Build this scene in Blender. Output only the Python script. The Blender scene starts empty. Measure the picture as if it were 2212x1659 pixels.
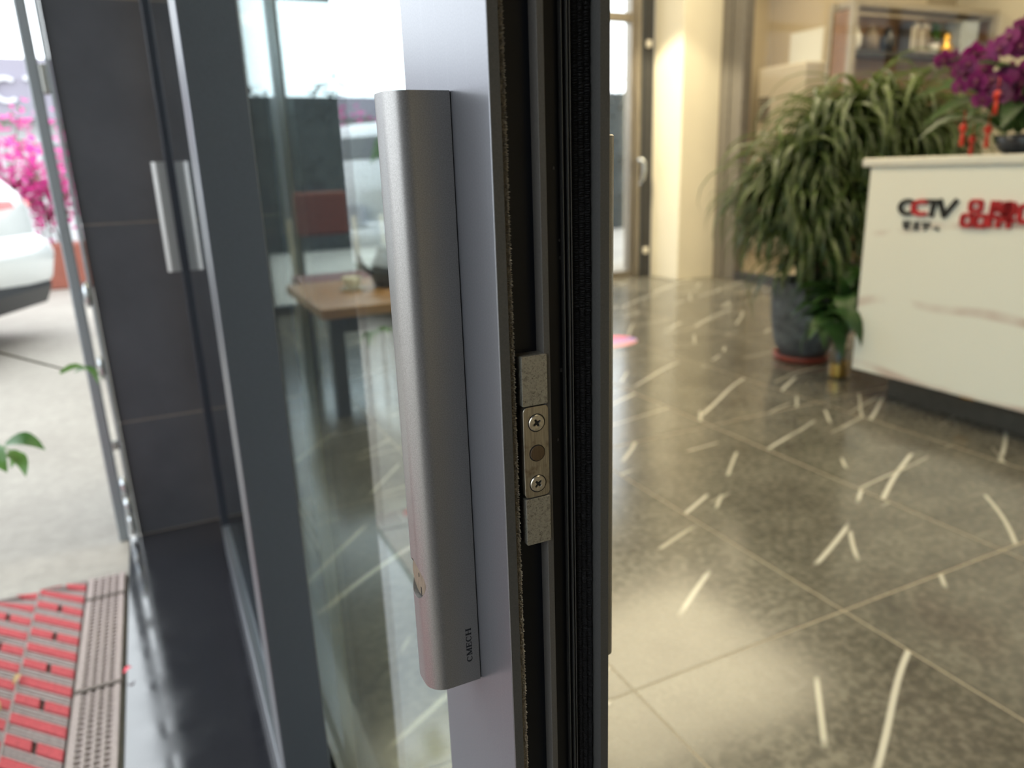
import bpy, bmesh, math, random
from mathutils import Matrix, Vector
random.seed(7)
S = bpy.context.scene
C = S.collection
PI = math.pi

# ------------------------------------------------------------------ camera
cam_data = bpy.data.cameras.new('camera')
cam = bpy.data.objects.new('camera', cam_data); C.objects.link(cam)
CAM_Z = 1.04
cam.matrix_world = Matrix(((0.9000572190927532, 0.14963544789571956, -0.40927525590006936, 0.0),
                           (-0.4344869236349268, 0.23608302543687035, -0.8691869294293555, 0.0),
                           (-0.033438234840929074, 0.9601427174298732, 0.2775028767726588, CAM_Z),
                           (0, 0, 0, 1)))
cam_data.sensor_width = 36.0
cam_data.lens = 36.0 * 1610.0 / 2212.0
cam_data.clip_start = 0.01
cam_data.clip_end = 200
cam_data.dof.use_dof = True
cam_data.dof.focus_distance = 0.412
cam_data.dof.aperture_fstop = 6.8
S.camera = cam

# ------------------------------------------------------------------ world (bright hazy sky)
W = bpy.data.worlds.new('world'); S.world = W; W.use_nodes = True
bg = W.node_tree.nodes['Background']
bg.inputs[0].default_value = (0.90, 0.96, 1.0, 1)
bg.inputs[1].default_value = 4.2
S.view_settings.view_transform = 'Standard'
S.view_settings.look = 'None'
S.view_settings.exposure = 0.0
S.view_settings.gamma = 1.0
S.view_settings.use_curve_mapping = False
LAMP = 11.0          # radiance of the warm ceiling panels

# ------------------------------------------------------------------ materials
MATS = {}
def lin(c):
    return tuple(((v/255)/12.92 if v/255 <= 0.04045 else ((v/255+0.055)/1.055)**2.4) for v in c)
def base_mat(name):
    m = bpy.data.materials.new(name); m.use_nodes = True
    nt = m.node_tree; p = nt.nodes['Principled BSDF']
    MATS[name] = m
    return m, nt, p
def node(nt, t, **kw):
    n = nt.nodes.new(t)
    for k, v in kw.items():
        if k == 'i':
            for a, b in v.items(): n.inputs[a].default_value = b
        else: setattr(n, k, v)
    return n
def mix_rgb(nt, fac, a, b, blend='MIX'):
    n = nt.nodes.new('ShaderNodeMix'); n.data_type = 'RGBA'; n.blend_type = blend
    for s, v in ((0, fac), (6, a), (7, b)):
        if hasattr(v, 'is_linked') or hasattr(v, 'links'): nt.links.new(v, n.inputs[s])
        else: n.inputs[s].default_value = v if s == 0 else (*v, 1)[:4]
    return n.outputs[2]
def coords(nt, scale=(1, 1, 1), rot=(0, 0, 0)):
    tc = nt.nodes.new('ShaderNodeTexCoord'); mp = nt.nodes.new('ShaderNodeMapping')
    mp.inputs['Scale'].default_value = scale; mp.inputs['Rotation'].default_value = rot
    nt.links.new(tc.outputs['Object'], mp.inputs['Vector'])
    return mp.outputs['Vector']
def ramp(nt, src, stops):
    r = nt.nodes.new('ShaderNodeValToRGB')
    while len(r.color_ramp.elements) < len(stops): r.color_ramp.elements.new(0.5)
    for e, (p, c) in zip(r.color_ramp.elements, stops):
        e.position = p; e.color = (*c, 1) if len(c) == 3 else c
    nt.links.new(src, r.inputs[0])
    return r.outputs[0]
def noise(nt, vec, scale, detail=4, rough=0.55, dist=0.0):
    n = node(nt, 'ShaderNodeTexNoise', i={'Scale': scale, 'Detail': detail, 'Roughness': rough, 'Distortion': dist})
    nt.links.new(vec, n.inputs['Vector'])
    return n.outputs['Fac']
def bump(nt, p, h, strength=0.3, dist=0.001):
    b = node(nt, 'ShaderNodeBump', i={'Strength': strength, 'Distance': dist})
    nt.links.new(h, b.inputs['Height']); nt.links.new(b.outputs[0], p.inputs['Normal'])
def simple(name, col, rough=0.5, metal=0.0, ior=1.5, var=0.12, scale=30, bumps=0.0, coat=0.0, stretch=(1, 1, 1), alpha=None, sss=0, bdist=0.001):
    m, nt, p = base_mat(name)
    v = coords(nt, stretch)
    f = noise(nt, v, scale)
    lo = tuple(max(0, c*(1-var)) for c in col); hi = tuple(min(1, c*(1+var)) for c in col)
    c = ramp(nt, f, [(0.3, lo), (0.7, hi)])
    nt.links.new(c, p.inputs['Base Color'])
    p.inputs['Roughness'].default_value = rough
    p.inputs['Metallic'].default_value = metal
    p.inputs['IOR'].default_value = ior
    p.inputs['Coat Weight'].default_value = coat
    if bumps: bump(nt, p, f, bumps, bdist)
    return m
def emit(name, col, s):
    m, nt, p = base_mat(name)
    p.inputs['Base Color'].default_value = (*col, 1)
    p.inputs['Emission Color'].default_value = (*col, 1)
    p.inputs['Emission Strength'].default_value = s
    return m
def glass(name, tint=(0.90, 0.96, 0.95), gain=1.0):
    m = bpy.data.materials.new(name); m.use_nodes = True; MATS[name] = m
    nt = m.node_tree; nt.nodes.clear()
    out = node(nt, 'ShaderNodeOutputMaterial')
    tr = node(nt, 'ShaderNodeBsdfTransparent'); tr.inputs[0].default_value = (*tint, 1)
    gl = node(nt, 'ShaderNodeBsdfGlossy'); gl.inputs['Roughness'].default_value = 0.0
    gl.inputs[0].default_value = (0.95, 0.98, 1, 1)
    geo = node(nt, 'ShaderNodeNewGeometry')
    io = node(nt, 'ShaderNodeMapRange', i={'From Min': 0.0, 'From Max': 1.0, 'To Min': 1.52, 'To Max': 1/1.52})
    nt.links.new(geo.outputs['Backfacing'], io.inputs['Value'])
    fr = node(nt, 'ShaderNodeFresnel'); nt.links.new(io.outputs[0], fr.inputs['IOR'])
    mul = node(nt, 'ShaderNodeMath', operation='MULTIPLY', use_clamp=True); mul.inputs[1].default_value = gain
    nt.links.new(fr.outputs[0], mul.inputs[0])
    mx = node(nt, 'ShaderNodeMixShader')
    nt.links.new(mul.outputs[0], mx.inputs[0]); nt.links.new(tr.outputs[0], mx.inputs[1]); nt.links.new(gl.outputs[0], mx.inputs[2])
    nt.links.new(mx.outputs[0], out.inputs[0])
    return m

# aluminium profile paint: fine metallic sparkle
def metal_paint(name, col, rough, metal, fine=900, amt=0.10, scratch=0.0):
    m, nt, p = base_mat(name)
    v = coords(nt)
    f = noise(nt, v, fine, 2, 0.6)
    lo = tuple(c*(1-amt) for c in col); hi = tuple(c*(1+amt) for c in col)
    c = ramp(nt, f, [(0.35, lo), (0.65, hi)])
    if scratch:
        v2 = coords(nt, (260, 260, 9), (0.08, 0.02, 0))
        s = noise(nt, v2, 1.0, 3, 0.5)
        s = ramp(nt, s, [(0.60, (0, 0, 0)), (0.74, (scratch, scratch, scratch))])
        c = mix_rgb(nt, s, c, tuple(min(1, k*1.7) for k in col))
    nt.links.new(c, p.inputs['Base Color'])
    p.inputs['Roughness'].default_value = rough; p.inputs['Metallic'].default_value = metal
    bump(nt, p, f, 0.02, 0.0002)
    return m
metal_paint('stile_paint', (0.20, 0.205, 0.226), 0.29, 0.75, amt=0.06, scratch=0.10)
metal_paint('lip_paint', (0.085, 0.085, 0.082), 0.45, 0.3)
metal_paint('edge_black', (0.0025, 0.0045, 0.009), 0.38, 0.0)
MATS['edge_black'].node_tree.nodes['Principled BSDF'].inputs['IOR'].default_value = 1.35
metal_paint('stile_dark_reflection', (0.016, 0.018, 0.024), 0.22, 0.0)
metal_paint('edge_rib', (0.085, 0.08, 0.073), 0.5, 0.0)
metal_paint('handle_paint', (0.30, 0.295, 0.29), 0.36, 0.8, fine=1500, amt=0.12)
metal_paint('outer_edge', (0.056, 0.064, 0.074), 0.5, 0.1)
simple('pile', (0.012, 0.012, 0.013), 0.95, var=0.6, scale=700, bumps=1.0, stretch=(1, 1, 0.35))
simple('pile_light', (0.40, 0.36, 0.29), 0.95, var=0.5, scale=900, bumps=1.0, stretch=(1, 1, 0.3))
simple('black_ink', (0.008, 0.009, 0.012), 0.5)
simple('rubber', (0.006, 0.006, 0.007), 0.7)
def zinc():
    m, nt, p = base_mat('zinc')
    v = coords(nt)
    a = noise(nt, v, 1300, 3, 0.7); b = noise(nt, v, 420, 3, 0.6)
    c = ramp(nt, a, [(0.30, (0.06, 0.055, 0.045)), (0.42, (0.35, 0.335, 0.29)), (0.75, (0.43, 0.41, 0.35))])
    d = ramp(nt, b, [(0.25, (0.55, 0.55, 0.55)), (0.5, (1, 1, 1))])
    nt.links.new(mix_rgb(nt, 1.0, c, d, 'MULTIPLY'), p.inputs['Base Color'])
    p.inputs['Metallic'].default_value = 0.75; p.inputs['Roughness'].default_value = 0.48
    bump(nt, p, a, 0.25, 0.0002)
zinc()
def brushed(name, col, rough, stretch, rust=0.0):
    m, nt, p = base_mat(name)
    a = noise(nt, coords(nt, stretch), 1.0, 3, 0.6)
    c = ramp(nt, a, [(0.3, tuple(k*0.72 for k in col)), (0.7, tuple(min(1, k*1.18) for k in col))])
    if rust:
        b = noise(nt, coords(nt), 130, 3, 0.6)
        f = ramp(nt, b, [(0.55, (0, 0, 0)), (0.75, (rust, rust, rust))])
        c = mix_rgb(nt, f, c, (0.10, 0.055, 0.03))
    nt.links.new(c, p.inputs['Base Color'])
    p.inputs['Metallic'].default_value = 0.9; p.inputs['Roughness'].default_value = rough
    bump(nt, p, a, 0.12, 0.0002)
brushed('plate_steel', (0.42, 0.38, 0.31), 0.34, (2200, 2200, 90), 0.7)
brushed('plunger_steel', (0.17, 0.125, 0.085), 0.45, (2200, 2200, 60), 0.5)
brushed('screw_steel', (0.60, 0.56, 0.48), 0.30, (600, 600, 600))
brushed('brass', (0.21, 0.175, 0.125), 0.42, (500, 500, 120), 0.35)
MATS['brass'].node_tree.nodes['Principled BSDF'].inputs['Metallic'].default_value = 0.45
brushed('chrome', (0.62, 0.66, 0.70), 0.16, (40, 40, 4))
metal_paint('post_grey', (0.24, 0.26, 0.275), 0.35, 0.4)
brushed('bronze_frame', (0.30, 0.27, 0.23), 0.45, (60, 60, 4))
glass('pane_glass', (0.88, 0.95, 0.95))
glass('clear_glass', (0.97, 0.98, 0.98), 0.7)
glass('partition_glass', (0.98, 0.98, 0.98), 0.12)

def marble_floor():
    m, nt, p = base_mat('floor_marble')
    oi = node(nt, 'ShaderNodeObjectInfo')
    tc = node(nt, 'ShaderNodeTexCoord')
    # every tile is cut from another part of the slab
    off = node(nt, 'ShaderNodeVectorMath', operation='SCALE'); off.inputs['Scale'].default_value = 17.0
    comb = node(nt, 'ShaderNodeCombineXYZ')
    nt.links.new(oi.outputs['Random'], comb.inputs[0]); nt.links.new(oi.outputs['Random'], comb.inputs[1])
    nt.links.new(comb.outputs[0], off.inputs[0])
    add = node(nt, 'ShaderNodeVectorMath', operation='ADD')
    nt.links.new(tc.outputs['Object'], add.inputs[0]); nt.links.new(off.outputs[0], add.inputs[1])
    V = add.outputs[0]
    cloud = noise(nt, V, 5.0, 6, 0.62)
    fine = noise(nt, V, 46.0, 4, 0.6)
    c = ramp(nt, cloud, [(0.3, (0.082, 0.078, 0.067)), (0.7, (0.155, 0.149, 0.128))])
    c2 = ramp(nt, fine, [(0.42, (0.78, 0.78, 0.78)), (0.62, (1.22, 1.21, 1.18))])
    c = mix_rgb(nt, 1.0, c, c2, 'MULTIPLY')
    # veins: families of slightly wandering lines, broken into pieces
    def veins(scale, ang, dist, lo, cut, nscale):
        mp = node(nt, 'ShaderNodeMapping'); mp.inputs['Rotation'].default_value = (0, 0, -ang)
        nt.links.new(V, mp.inputs['Vector'])
        wv = node(nt, 'ShaderNodeTexWave', wave_type='BANDS', bands_direction='Y', i={'Scale': scale, 'Distortion': dist, 'Detail': 1.0, 'Detail Scale': 1.1})
        nt.links.new(mp.outputs[0], wv.inputs['Vector'])
        line = ramp(nt, wv.outputs['Fac'], [(lo, (0, 0, 0)), (lo + (1-lo)*0.6, (1, 1, 1))])
        brk = ramp(nt, noise(nt, V, nscale, 1.5, 0.5), [(cut, (0, 0, 0)), (cut+0.035, (1, 1, 1))])
        mm = node(nt, 'ShaderNodeMix', data_type='RGBA', blend_type='MULTIPLY'); mm.inputs[0].default_value = 1
        nt.links.new(line, mm.inputs[6]); nt.links.new(brk, mm.inputs[7])
        return mm.outputs[2]
    v1 = veins(0.70, 0.50, 2.0, 0.9980, 0.49, 1.8); v2 = veins(0.80, 0.80, 2.0, 0.9980, 0.52, 2.3); v3 = veins(0.9, 0.22, 2.0, 0.9980, 0.52, 2.0)
    c = mix_rgb(nt, v1, c, (0.56, 0.545, 0.485))
    c = mix_rgb(nt, v2, c, (0.50, 0.485, 0.42))
    c = mix_rgb(nt, v3, c, (0.42, 0.40, 0.34))
    nt.links.new(c, p.inputs['Base Color'])
    p.inputs['Roughness'].default_value = 0.13; p.inputs['IOR'].default_value = 1.6
    rr = ramp(nt, fine, [(0.3, (0.12,)*3), (0.7, (0.22,)*3)])
    nt.links.new(rr, p.inputs['Roughness'])
marble_floor()
def counter_marble():
    m, nt, p = base_mat('counter_marble')
    v = coords(nt, (1, 1, 1))
    mp = node(nt, 'ShaderNodeMapping'); mp.inputs['Rotation'].default_value = (0.35, 0, 0); mp.inputs['Scale'].default_value = (1, 1, 3.0)
    nt.links.new(v, mp.inputs['Vector'])
    w = node(nt, 'ShaderNodeTexWave', wave_type='BANDS', bands_direction='Z', i={'Scale': 0.42, 'Distortion': 7.5, 'Detail': 3.0, 'Detail Scale': 0.9})
    nt.links.new(mp.outputs[0], w.inputs['Vector'])
    ln = ramp(nt, w.outputs['Fac'], [(0.955, (0, 0, 0)), (0.99, (0.75, 0.75, 0.75))])
    br = ramp(nt, noise(nt, v, 2.2, 3), [(0.40, (0, 0, 0)), (0.55, (1, 1, 1))])
    f = mix_rgb(nt, 1.0, ln, br, 'MULTIPLY')
    nt.links.new(mix_rgb(nt, f, (0.76, 0.74, 0.66), (0.50, 0.36, 0.31)), p.inputs['Base Color'])
    p.inputs['Roughness'].default_value = 0.28
counter_marble()
def granite():
    m, nt, p = base_mat('black_granite')
    v = coords(nt)
    a = noise(nt, v, 240, 3, 0.7); b = noise(nt, v, 9, 4, 0.6)
    c = ramp(nt, a, [(0.45, (0.010, 0.010, 0.013)), (0.75, (0.05, 0.05, 0.058))])
    nt.links.new(c, p.inputs['Base Color'])
    p.inputs['IOR'].default_value = 2.1
    nt.links.new(ramp(nt, b, [(0.3, (0.06,)*3), (0.7, (0.17,)*3)]), p.inputs['Roughness'])
granite()
def pillar_tile():
    m, nt, p = base_mat('pillar_tile')
    v = coords(nt)
    a = noise(nt, v, 6, 5, 0.6)
    nt.links.new(ramp(nt, a, [(0.3, (0.030, 0.031, 0.037)), (0.7, (0.046, 0.047, 0.055))]), p.inputs['Base Color'])
    p.inputs['Roughness'].default_value = 0.5
pillar_tile()
def concrete():
    m, nt, p = base_mat('concrete')
    v = coords(nt)
    a = noise(nt, v, 1.3, 6, 0.65); b = noise(nt, v, 22, 5, 0.7)
    c = ramp(nt, a, [(0.3, (0.27, 0.245, 0.215)), (0.7, (0.36, 0.335, 0.295))])
    d = ramp(nt, b, [(0.35, (0.88,)*3), (0.65, (1.08,)*3)])
    nt.links.new(mix_rgb(nt, 1.0, c, d, 'MULTIPLY'), p.inputs['Base Color'])
    p.inputs['Roughness'].default_value = 0.85
    bump(nt, p, b, 0.2, 0.002)
concrete()
def wood(name, a, b, stretch=(1, 9, 9)):
    m, nt, p = base_mat(name)
    f = noise(nt, coords(nt, stretch), 4, 5, 0.6, 0.6)
    nt.links.new(ramp(nt, f, [(0.3, a), (0.7, b)]), p.inputs['Base Color'])
    p.inputs['Roughness'].default_value = 0.4
wood('table_wood', (0.24, 0.12, 0.045), (0.42, 0.23, 0.10))
wood('shelf_wood', (0.17, 0.095, 0.055), (0.30, 0.18, 0.11), (1, 9, 9))
simple('shelf_grey', (0.36, 0.33, 0.28), 0.4, metal=0.2)
simple('wall_warm', (0.62, 0.58, 0.48), 0.7, var=0.03, scale=3)
simple('wall_beige', (0.44, 0.385, 0.295), 0.8, var=0.04, scale=2)
simple('ceiling_white', (0.72, 0.70, 0.66), 0.8, var=0.02)
simple('grout', (0.32, 0.275, 0.21), 0.8)
simple('dark_grout', (0.14, 0.12, 0.10), 0.8)
simple('dark_frame', (0.028, 0.029, 0.033), 0.4)
simple('grey_frame', (0.15, 0.14, 0.13), 0.4, metal=0.3)
simple('plinth_dark', (0.07, 0.06, 0.05), 0.45)
simple('red_paint', (0.42, 0.012, 0.018), 0.4)
simple('black_paint', (0.012, 0.014, 0.014), 0.4)
simple('pot_grey', (0.105, 0.115, 0.125), 0.8, var=0.45, scale=22, bumps=0.4, bdist=0.004)
simple('saucer_red', (0.20, 0.035, 0.022), 0.5)
simple('soil', (0.03, 0.02, 0.013), 0.95, scale=90, bumps=0.6)
simple('terracotta', (0.30, 0.10, 0.07), 0.7)
simple('bark', (0.10, 0.08, 0.05), 0.85, scale=60, bumps=0.5)
def leaf(name, a, b, rough=0.38, trans=0.25):
    m, nt, p = base_mat(name)
    oi = node(nt, 'ShaderNodeObjectInfo')
    f = noise(nt, coords(nt), 14, 3)
    ad = node(nt, 'ShaderNodeMath', operation='ADD'); nt.links.new(f, ad.inputs[0])
    sc = node(nt, 'ShaderNodeMath', operation='MULTIPLY_ADD'); nt.links.new(oi.outputs['Random'], sc.inputs[0]); sc.inputs[1].default_value = 0.7; sc.inputs[2].default_value = -0.35
    nt.links.new(sc.outputs[0], ad.inputs[1])
    nt.links.new(ramp(nt, ad.outputs[0], [(0.2, a), (0.8, b)]), p.inputs['Base Color'])
    p.inputs['Roughness'].default_value = rough
    tl = node(nt, 'ShaderNodeBsdfTranslucent'); tl.inputs[0].default_value = (*[min(1, k*1.6) for k in b], 1)
    mx = node(nt, 'ShaderNodeMixShader'); mx.inputs[0].default_value = trans
    out = nt.nodes['Material Output']
    nt.links.new(p.outputs[0], mx.inputs[1]); nt.links.new(tl.outputs[0], mx.inputs[2]); nt.links.new(mx.outputs[0], out.inputs[0])
leaf('spider_leaf', (0.014, 0.036, 0.009), (0.105, 0.145, 0.045))
leaf('lily_leaf', (0.014, 0.045, 0.012), (0.035, 0.085, 0.02))
leaf('orchid_leaf', (0.015, 0.045, 0.012), (0.05, 0.10, 0.03))
leaf('tree_leaf', (0.03, 0.10, 0.02), (0.13, 0.28, 0.06))
leaf('orchid_petal', (0.075, 0.004, 0.048), (0.20, 0.012, 0.135), 0.5, 0.25)
leaf('pink_bract', (0.48, 0.025, 0.20), (0.80, 0.10, 0.42), 0.6, 0.25)
leaf('hedge_leaf', (0.012, 0.019, 0.021), (0.026, 0.036, 0.036), 0.7, 0.05)
simple('orchid_lip', (0.12, 0.01, 0.05), 0.5)
simple('ornament_red', (0.60, 0.03, 0.012), 0.4)
simple('gold', (0.80, 0.48, 0.10), 0.25, metal=0.9)
simple('white_plastic', (0.66, 0.63, 0.56), 0.4, var=0.03)
simple('paper', (0.70, 0.74, 0.76), 0.8, var=0.02)
simple('maroon', (0.13, 0.028, 0.030), 0.6)
simple('white_ceramic', (0.75, 0.75, 0.72), 0.2, var=0.02)
simple('dark_ceramic', (0.03, 0.035, 0.045), 0.2)
simple('grey_metal', (0.30, 0.30, 0.28), 0.35, metal=0.6)
simple('book_a', (0.10, 0.10, 0.11), 0.6); simple('book_b', (0.55, 0.52, 0.46), 0.6); simple('book_c', (0.20, 0.16, 0.12), 0.6)
simple('box_blue', (0.45, 0.52, 0.60), 0.5)
simple('car_white', (0.62, 0.66, 0.68), 0.18, var=0.02, coat=0.6)
simple('car_dark', (0.015, 0.018, 0.022), 0.35)
simple('car_glass', (0.02, 0.024, 0.028), 0.05)
simple('tail_red', (0.55, 0.02, 0.015), 0.2)
simple('plate_blue', (0.45, 0.48, 0.55), 0.4)
simple('tyre', (0.015, 0.015, 0.016), 0.8)
simple('mat_grey', (0.36, 0.29, 0.275), 0.9, scale=160, var=0.2, bumps=0.5)
simple('mat_base', (0.10, 0.078, 0.068), 0.95, scale=120, var=0.3)
simple('mat_red', (0.50, 0.075, 0.085), 0.95, scale=420, var=0.45, bumps=1.0, bdist=0.003)
simple('petal_red', (0.75, 0.05, 0.09), 0.6)
simple('dry_leaf', (0.50, 0.33, 0.14), 0.7)
simple('facade_pale', (0.55, 0.56, 0.58), 0.8, var=0.03)
simple('fascia_lilac', (0.27, 0.255, 0.31), 0.7, var=0.03)
simple('sign_white', (0.62, 0.63, 0.66), 0.5, var=0.02)
simple('facade_glass', (0.20, 0.24, 0.24), 0.2)
simple('roof_dark', (0.05, 0.055, 0.06), 0.6)
def sticker():
    m, nt, p = base_mat('sticker')
    tc = node(nt, 'ShaderNodeTexCoord'); sp = node(nt, 'ShaderNodeSeparateXYZ'); nt.links.new(tc.outputs['Object'], sp.inputs[0])
    mr = node(nt, 'ShaderNodeMapRange', i={'From Min': -0.2, 'From Max': 0.2}); nt.links.new(sp.outputs[1], mr.inputs[0])
    nt.links.new(ramp(nt, mr.outputs[0], [(0.30, (0.75, 0.30, 0.30)), (0.38, (0.22, 0.22, 0.60)), (0.52, (0.40, 0.18, 0.50)), (0.60, (0.85, 0.10, 0.16))]), p.inputs['Base Color'])
    p.inputs['Roughness'].default_value = 0.3
sticker()
emit('lamp_panel', (1.0, 0.84, 0.54), LAMP)
emit('lamp_panel_soft', (1.0, 0.86, 0.58), LAMP*0.62)

# ------------------------------------------------------------------ mesh helpers
class MB:
    def __init__(s): s.v = []; s.f = []
    def add(s, vs, fs):
        o = len(s.v); s.v += [tuple(p) for p in vs]; s.f += [tuple(i+o for i in f) for f in fs]; return s
    def box(s, x0, x1, y0, y1, z0, z1):
        return s.add([(x0,y0,z0),(x1,y0,z0),(x1,y1,z0),(x0,y1,z0),(x0,y0,z1),(x1,y0,z1),(x1,y1,z1),(x0,y1,z1)],
                     [(3,2,1,0),(4,5,6,7),(0,1,5,4),(1,2,6,5),(2,3,7,6),(3,0,4,7)])
    def prism(s, poly, a, b, axis='z'):
        # poly counter-clockwise seen from +axis
        n = len(poly)
        def P(p, t):
            return (p[0], p[1], t) if axis == 'z' else ((t, p[0], p[1]) if axis == 'x' else (p[1], t, p[0]))
        vs = [P(p, a) for p in poly] + [P(p, b) for p in poly]
        fs = [tuple(reversed(range(n))), tuple(range(n, 2*n))] + [(i, (i+1) % n, n+(i+1) % n, n+i) for i in range(n)]
        return s.add(vs, fs)
    def tube(s, pts, r, n=8, cap=True):
        pts = [Vector(p) for p in pts]; rs = r if isinstance(r, (list, tuple)) else [r]*len(pts)
        rings = []
        for i, p in enumerate(pts):
            d = (pts[min(i+1, len(pts)-1)] - pts[max(i-1, 0)]).normalized()
            a = Vector((0, 0, 1)) if abs(d.z) < 0.9 else Vector((1, 0, 0))
            u = d.cross(a).normalized(); w = u.cross(d)
            rings.append([p + rs[i]*(math.cos(2*PI*k/n)*u + math.sin(2*PI*k/n)*w) for k in range(n)])
        vs = [q for ring in rings for q in ring]; fs = []
        for i in range(len(pts)-1):
            for k in range(n):
                fs.append((i*n+k, (i+1)*n+k, (i+1)*n+(k+1) % n, i*n+(k+1) % n))
        if cap: fs += [tuple(range(n)), tuple(reversed(range((len(pts)-1)*n, len(pts)*n)))]
        return s.add(vs, fs)
    def lathe(s, prof, c=(0, 0, 0), n=24, axis='z'):
        vs = []
        for r, h in prof:
            for k in range(n):
                a = 2*PI*k/n
                q = (r*math.cos(a), r*math.sin(a), h)
                if axis == 'y': q = (q[0], -q[2], q[1])      # profile height runs towards -Y
                if axis == 'x': q = (-q[2], q[0], q[1])      # profile height runs towards -X
                vs.append((c[0]+q[0], c[1]+q[1], c[2]+q[2]))
        fs = []
        for i in range(len(prof)-1):
            for k in range(n): fs.append((i*n+k, i*n+(k+1) % n, (i+1)*n+(k+1) % n, (i+1)*n+k))
        fs += [tuple(reversed(range(n))), tuple(range((len(prof)-1)*n, len(prof)*n))]
        return s.add(vs, fs)
    def ball(s, c, r, sx=1, sy=1, sz=1, n=10, m=6):
        prof = [(max(1e-4, math.sin(PI*i/m))*r, -math.cos(PI*i/m)*r) for i in range(m+1)]
        o = len(s.v); s.lathe(prof, (0, 0, 0), n)
        for i in range(o, len(s.v)):
            x, y, z = s.v[i]; s.v[i] = (c[0]+x*sx, c[1]+y*sy, c[2]+z*sz)
        return s
    def bar2(s, p, q, w, frame, t):
        """flat stroke from p to q (2D) of width w on a frame (origin, U, V, N), thickness t along N"""
        O, U, V, N = frame
        d = Vector((q[0]-p[0], q[1]-p[1])); L = d.length; d /= L; nrm = Vector((-d.y, d.x))
        e = w*0.5
        cs = [Vector(p)-d*e*0.0-nrm*e, Vector(q)+d*e*0.0-nrm*e, Vector(q)+nrm*e, Vector(p)+nrm*e]
        vs = [O+U*c.x+V*c.y for c in cs] + [O+U*c.x+V*c.y+N*t for c in cs]
        return s.add(vs, [(3,2,1,0),(4,5,6,7),(0,1,5,4),(1,2,6,5),(2,3,7,6),(3,0,4,7)])
    def poly2(s, poly, frame, t):
        O, U, V, N = frame; n = len(poly)
        vs = [O+U*c[0]+V*c[1] for c in poly] + [O+U*c[0]+V*c[1]+N*t for c in poly]
        return s.add(vs, [tuple(reversed(range(n))), tuple(range(n, 2*n))] + [(i, (i+1) % n, n+(i+1) % n, n+i) for i in range(n)])
    def mesh(s, name, material, origin=(0, 0, 0), smooth=False):
        me = bpy.data.meshes.new(name)
        me.from_pydata([(x-origin[0], y-origin[1], z-origin[2]) for x, y, z in s.v], [], s.f)
        me.materials.append(MATS[material])
        if smooth: me.shade_smooth()
        me.validate()
        return me
    def build(s, name, material, parent=None, origin=None, smooth=False, bevel=0.0, seg=2, auto=None):
        if parent is not None:
            o0 = WORLD[parent.name]
        else: o0 = origin or (0, 0, 0)
        me = s.mesh(name, material, o0, smooth)
        bm = bmesh.new(); bm.from_mesh(me); bmesh.ops.recalc_face_normals(bm, faces=bm.faces); bm.to_mesh(me); bm.free()
        ob = bpy.data.objects.new(name, me); C.objects.link(ob)
        if parent is not None: ob.parent = parent
        else: ob.location = o0
        WORLD[ob.name] = o0
        if bevel:
            b = ob.modifiers.new('bevel', 'BEVEL'); b.width = bevel; b.segments = seg; b.limit_method = 'ANGLE'; b.angle_limit = math.radians(35)
        if auto:
            me.shade_smooth(); me.set_sharp_from_angle(angle=math.radians(auto))
        return ob
WORLD = {}
def tag(o, label=None, cat=None, group=None, kind=None):
    if label: o['label'] = label
    if cat: o['category'] = cat
    if group: o['group'] = group
    if kind: o['kind'] = kind
    return o
def thing(name, loc, label, cat, group=None, kind=None):
    o = bpy.data.objects.new(name, None); C.objects.link(o); o.location = loc
    o.empty_display_size = 0.1
    WORLD[o.name] = tuple(loc)
    return tag(o, label, cat, group, kind)
def put(name, me, parent, loc=(0, 0, 0), rot=(0, 0, 0), scale=(1, 1, 1)):
    """a part that shares mesh data"""
    o = bpy.data.objects.new(name, me); C.objects.link(o); o.parent = parent
    o.location = loc; o.rotation_euler = rot; o.scale = scale
    return o

# ================================================================== STRUCTURE
FLOOR_X0, FLOOR_X1, FLOOR_Y0, FLOOR_Y1 = 0.215, 4.72, -2.4, 5.95
fl = MB().box(FLOOR_X0, FLOOR_X1, FLOOR_Y0, FLOOR_Y1, -0.08, -0.0004).build('floor', 'grout')
tag(fl, 'polished grey marble tile floor of the lobby with pale veins', 'floor', kind='structure')
TX, TY = 0.601, 1.19
xs = [FLOOR_X0] + [0.759 + TX*k for k in range(0, 7)] + [FLOOR_X1]
ys = [FLOOR_Y0] + [1.075 + TY*k for k in range(-2, 5) if 1.075 + TY*k < FLOOR_Y1-0.1] + [FLOOR_Y1]
xs = [x for x in xs if x <= FLOOR_X1]
tile_cache = {}
for i in range(len(xs)-1):
    for j in range(len(ys)-1):
        w, h = round(xs[i+1]-xs[i], 3), round(ys[j+1]-ys[j], 3)
        if w < 0.02 or h < 0.02: continue
        if (w, h) not in tile_cache:
            g = 0.0026
            tile_cache[(w, h)] = MB().box(g, w-g, g, h-g, -0.0004, 0.0).mesh('tile', 'floor_marble')
        put('tile', tile_cache[(w, h)], fl, (xs[i], ys[j], 0))

gr = MB().box(-40, -0.19, -12, 40, -0.30, -0.004).box(-0.19, 40, 6.25, 40, -0.30, -0.03).build('ground', 'concrete')
tag(gr, 'sunlit pale concrete forecourt outside the glass doors', 'ground', kind='structure')
th = MB().box(-0.19, 0.215, -2.4, 2.37, -0.08, 0.0).build('threshold', 'black_granite', bevel=0.003)
tag(th, 'polished black granite threshold under the sliding doors', 'threshold', kind='structure')

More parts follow.
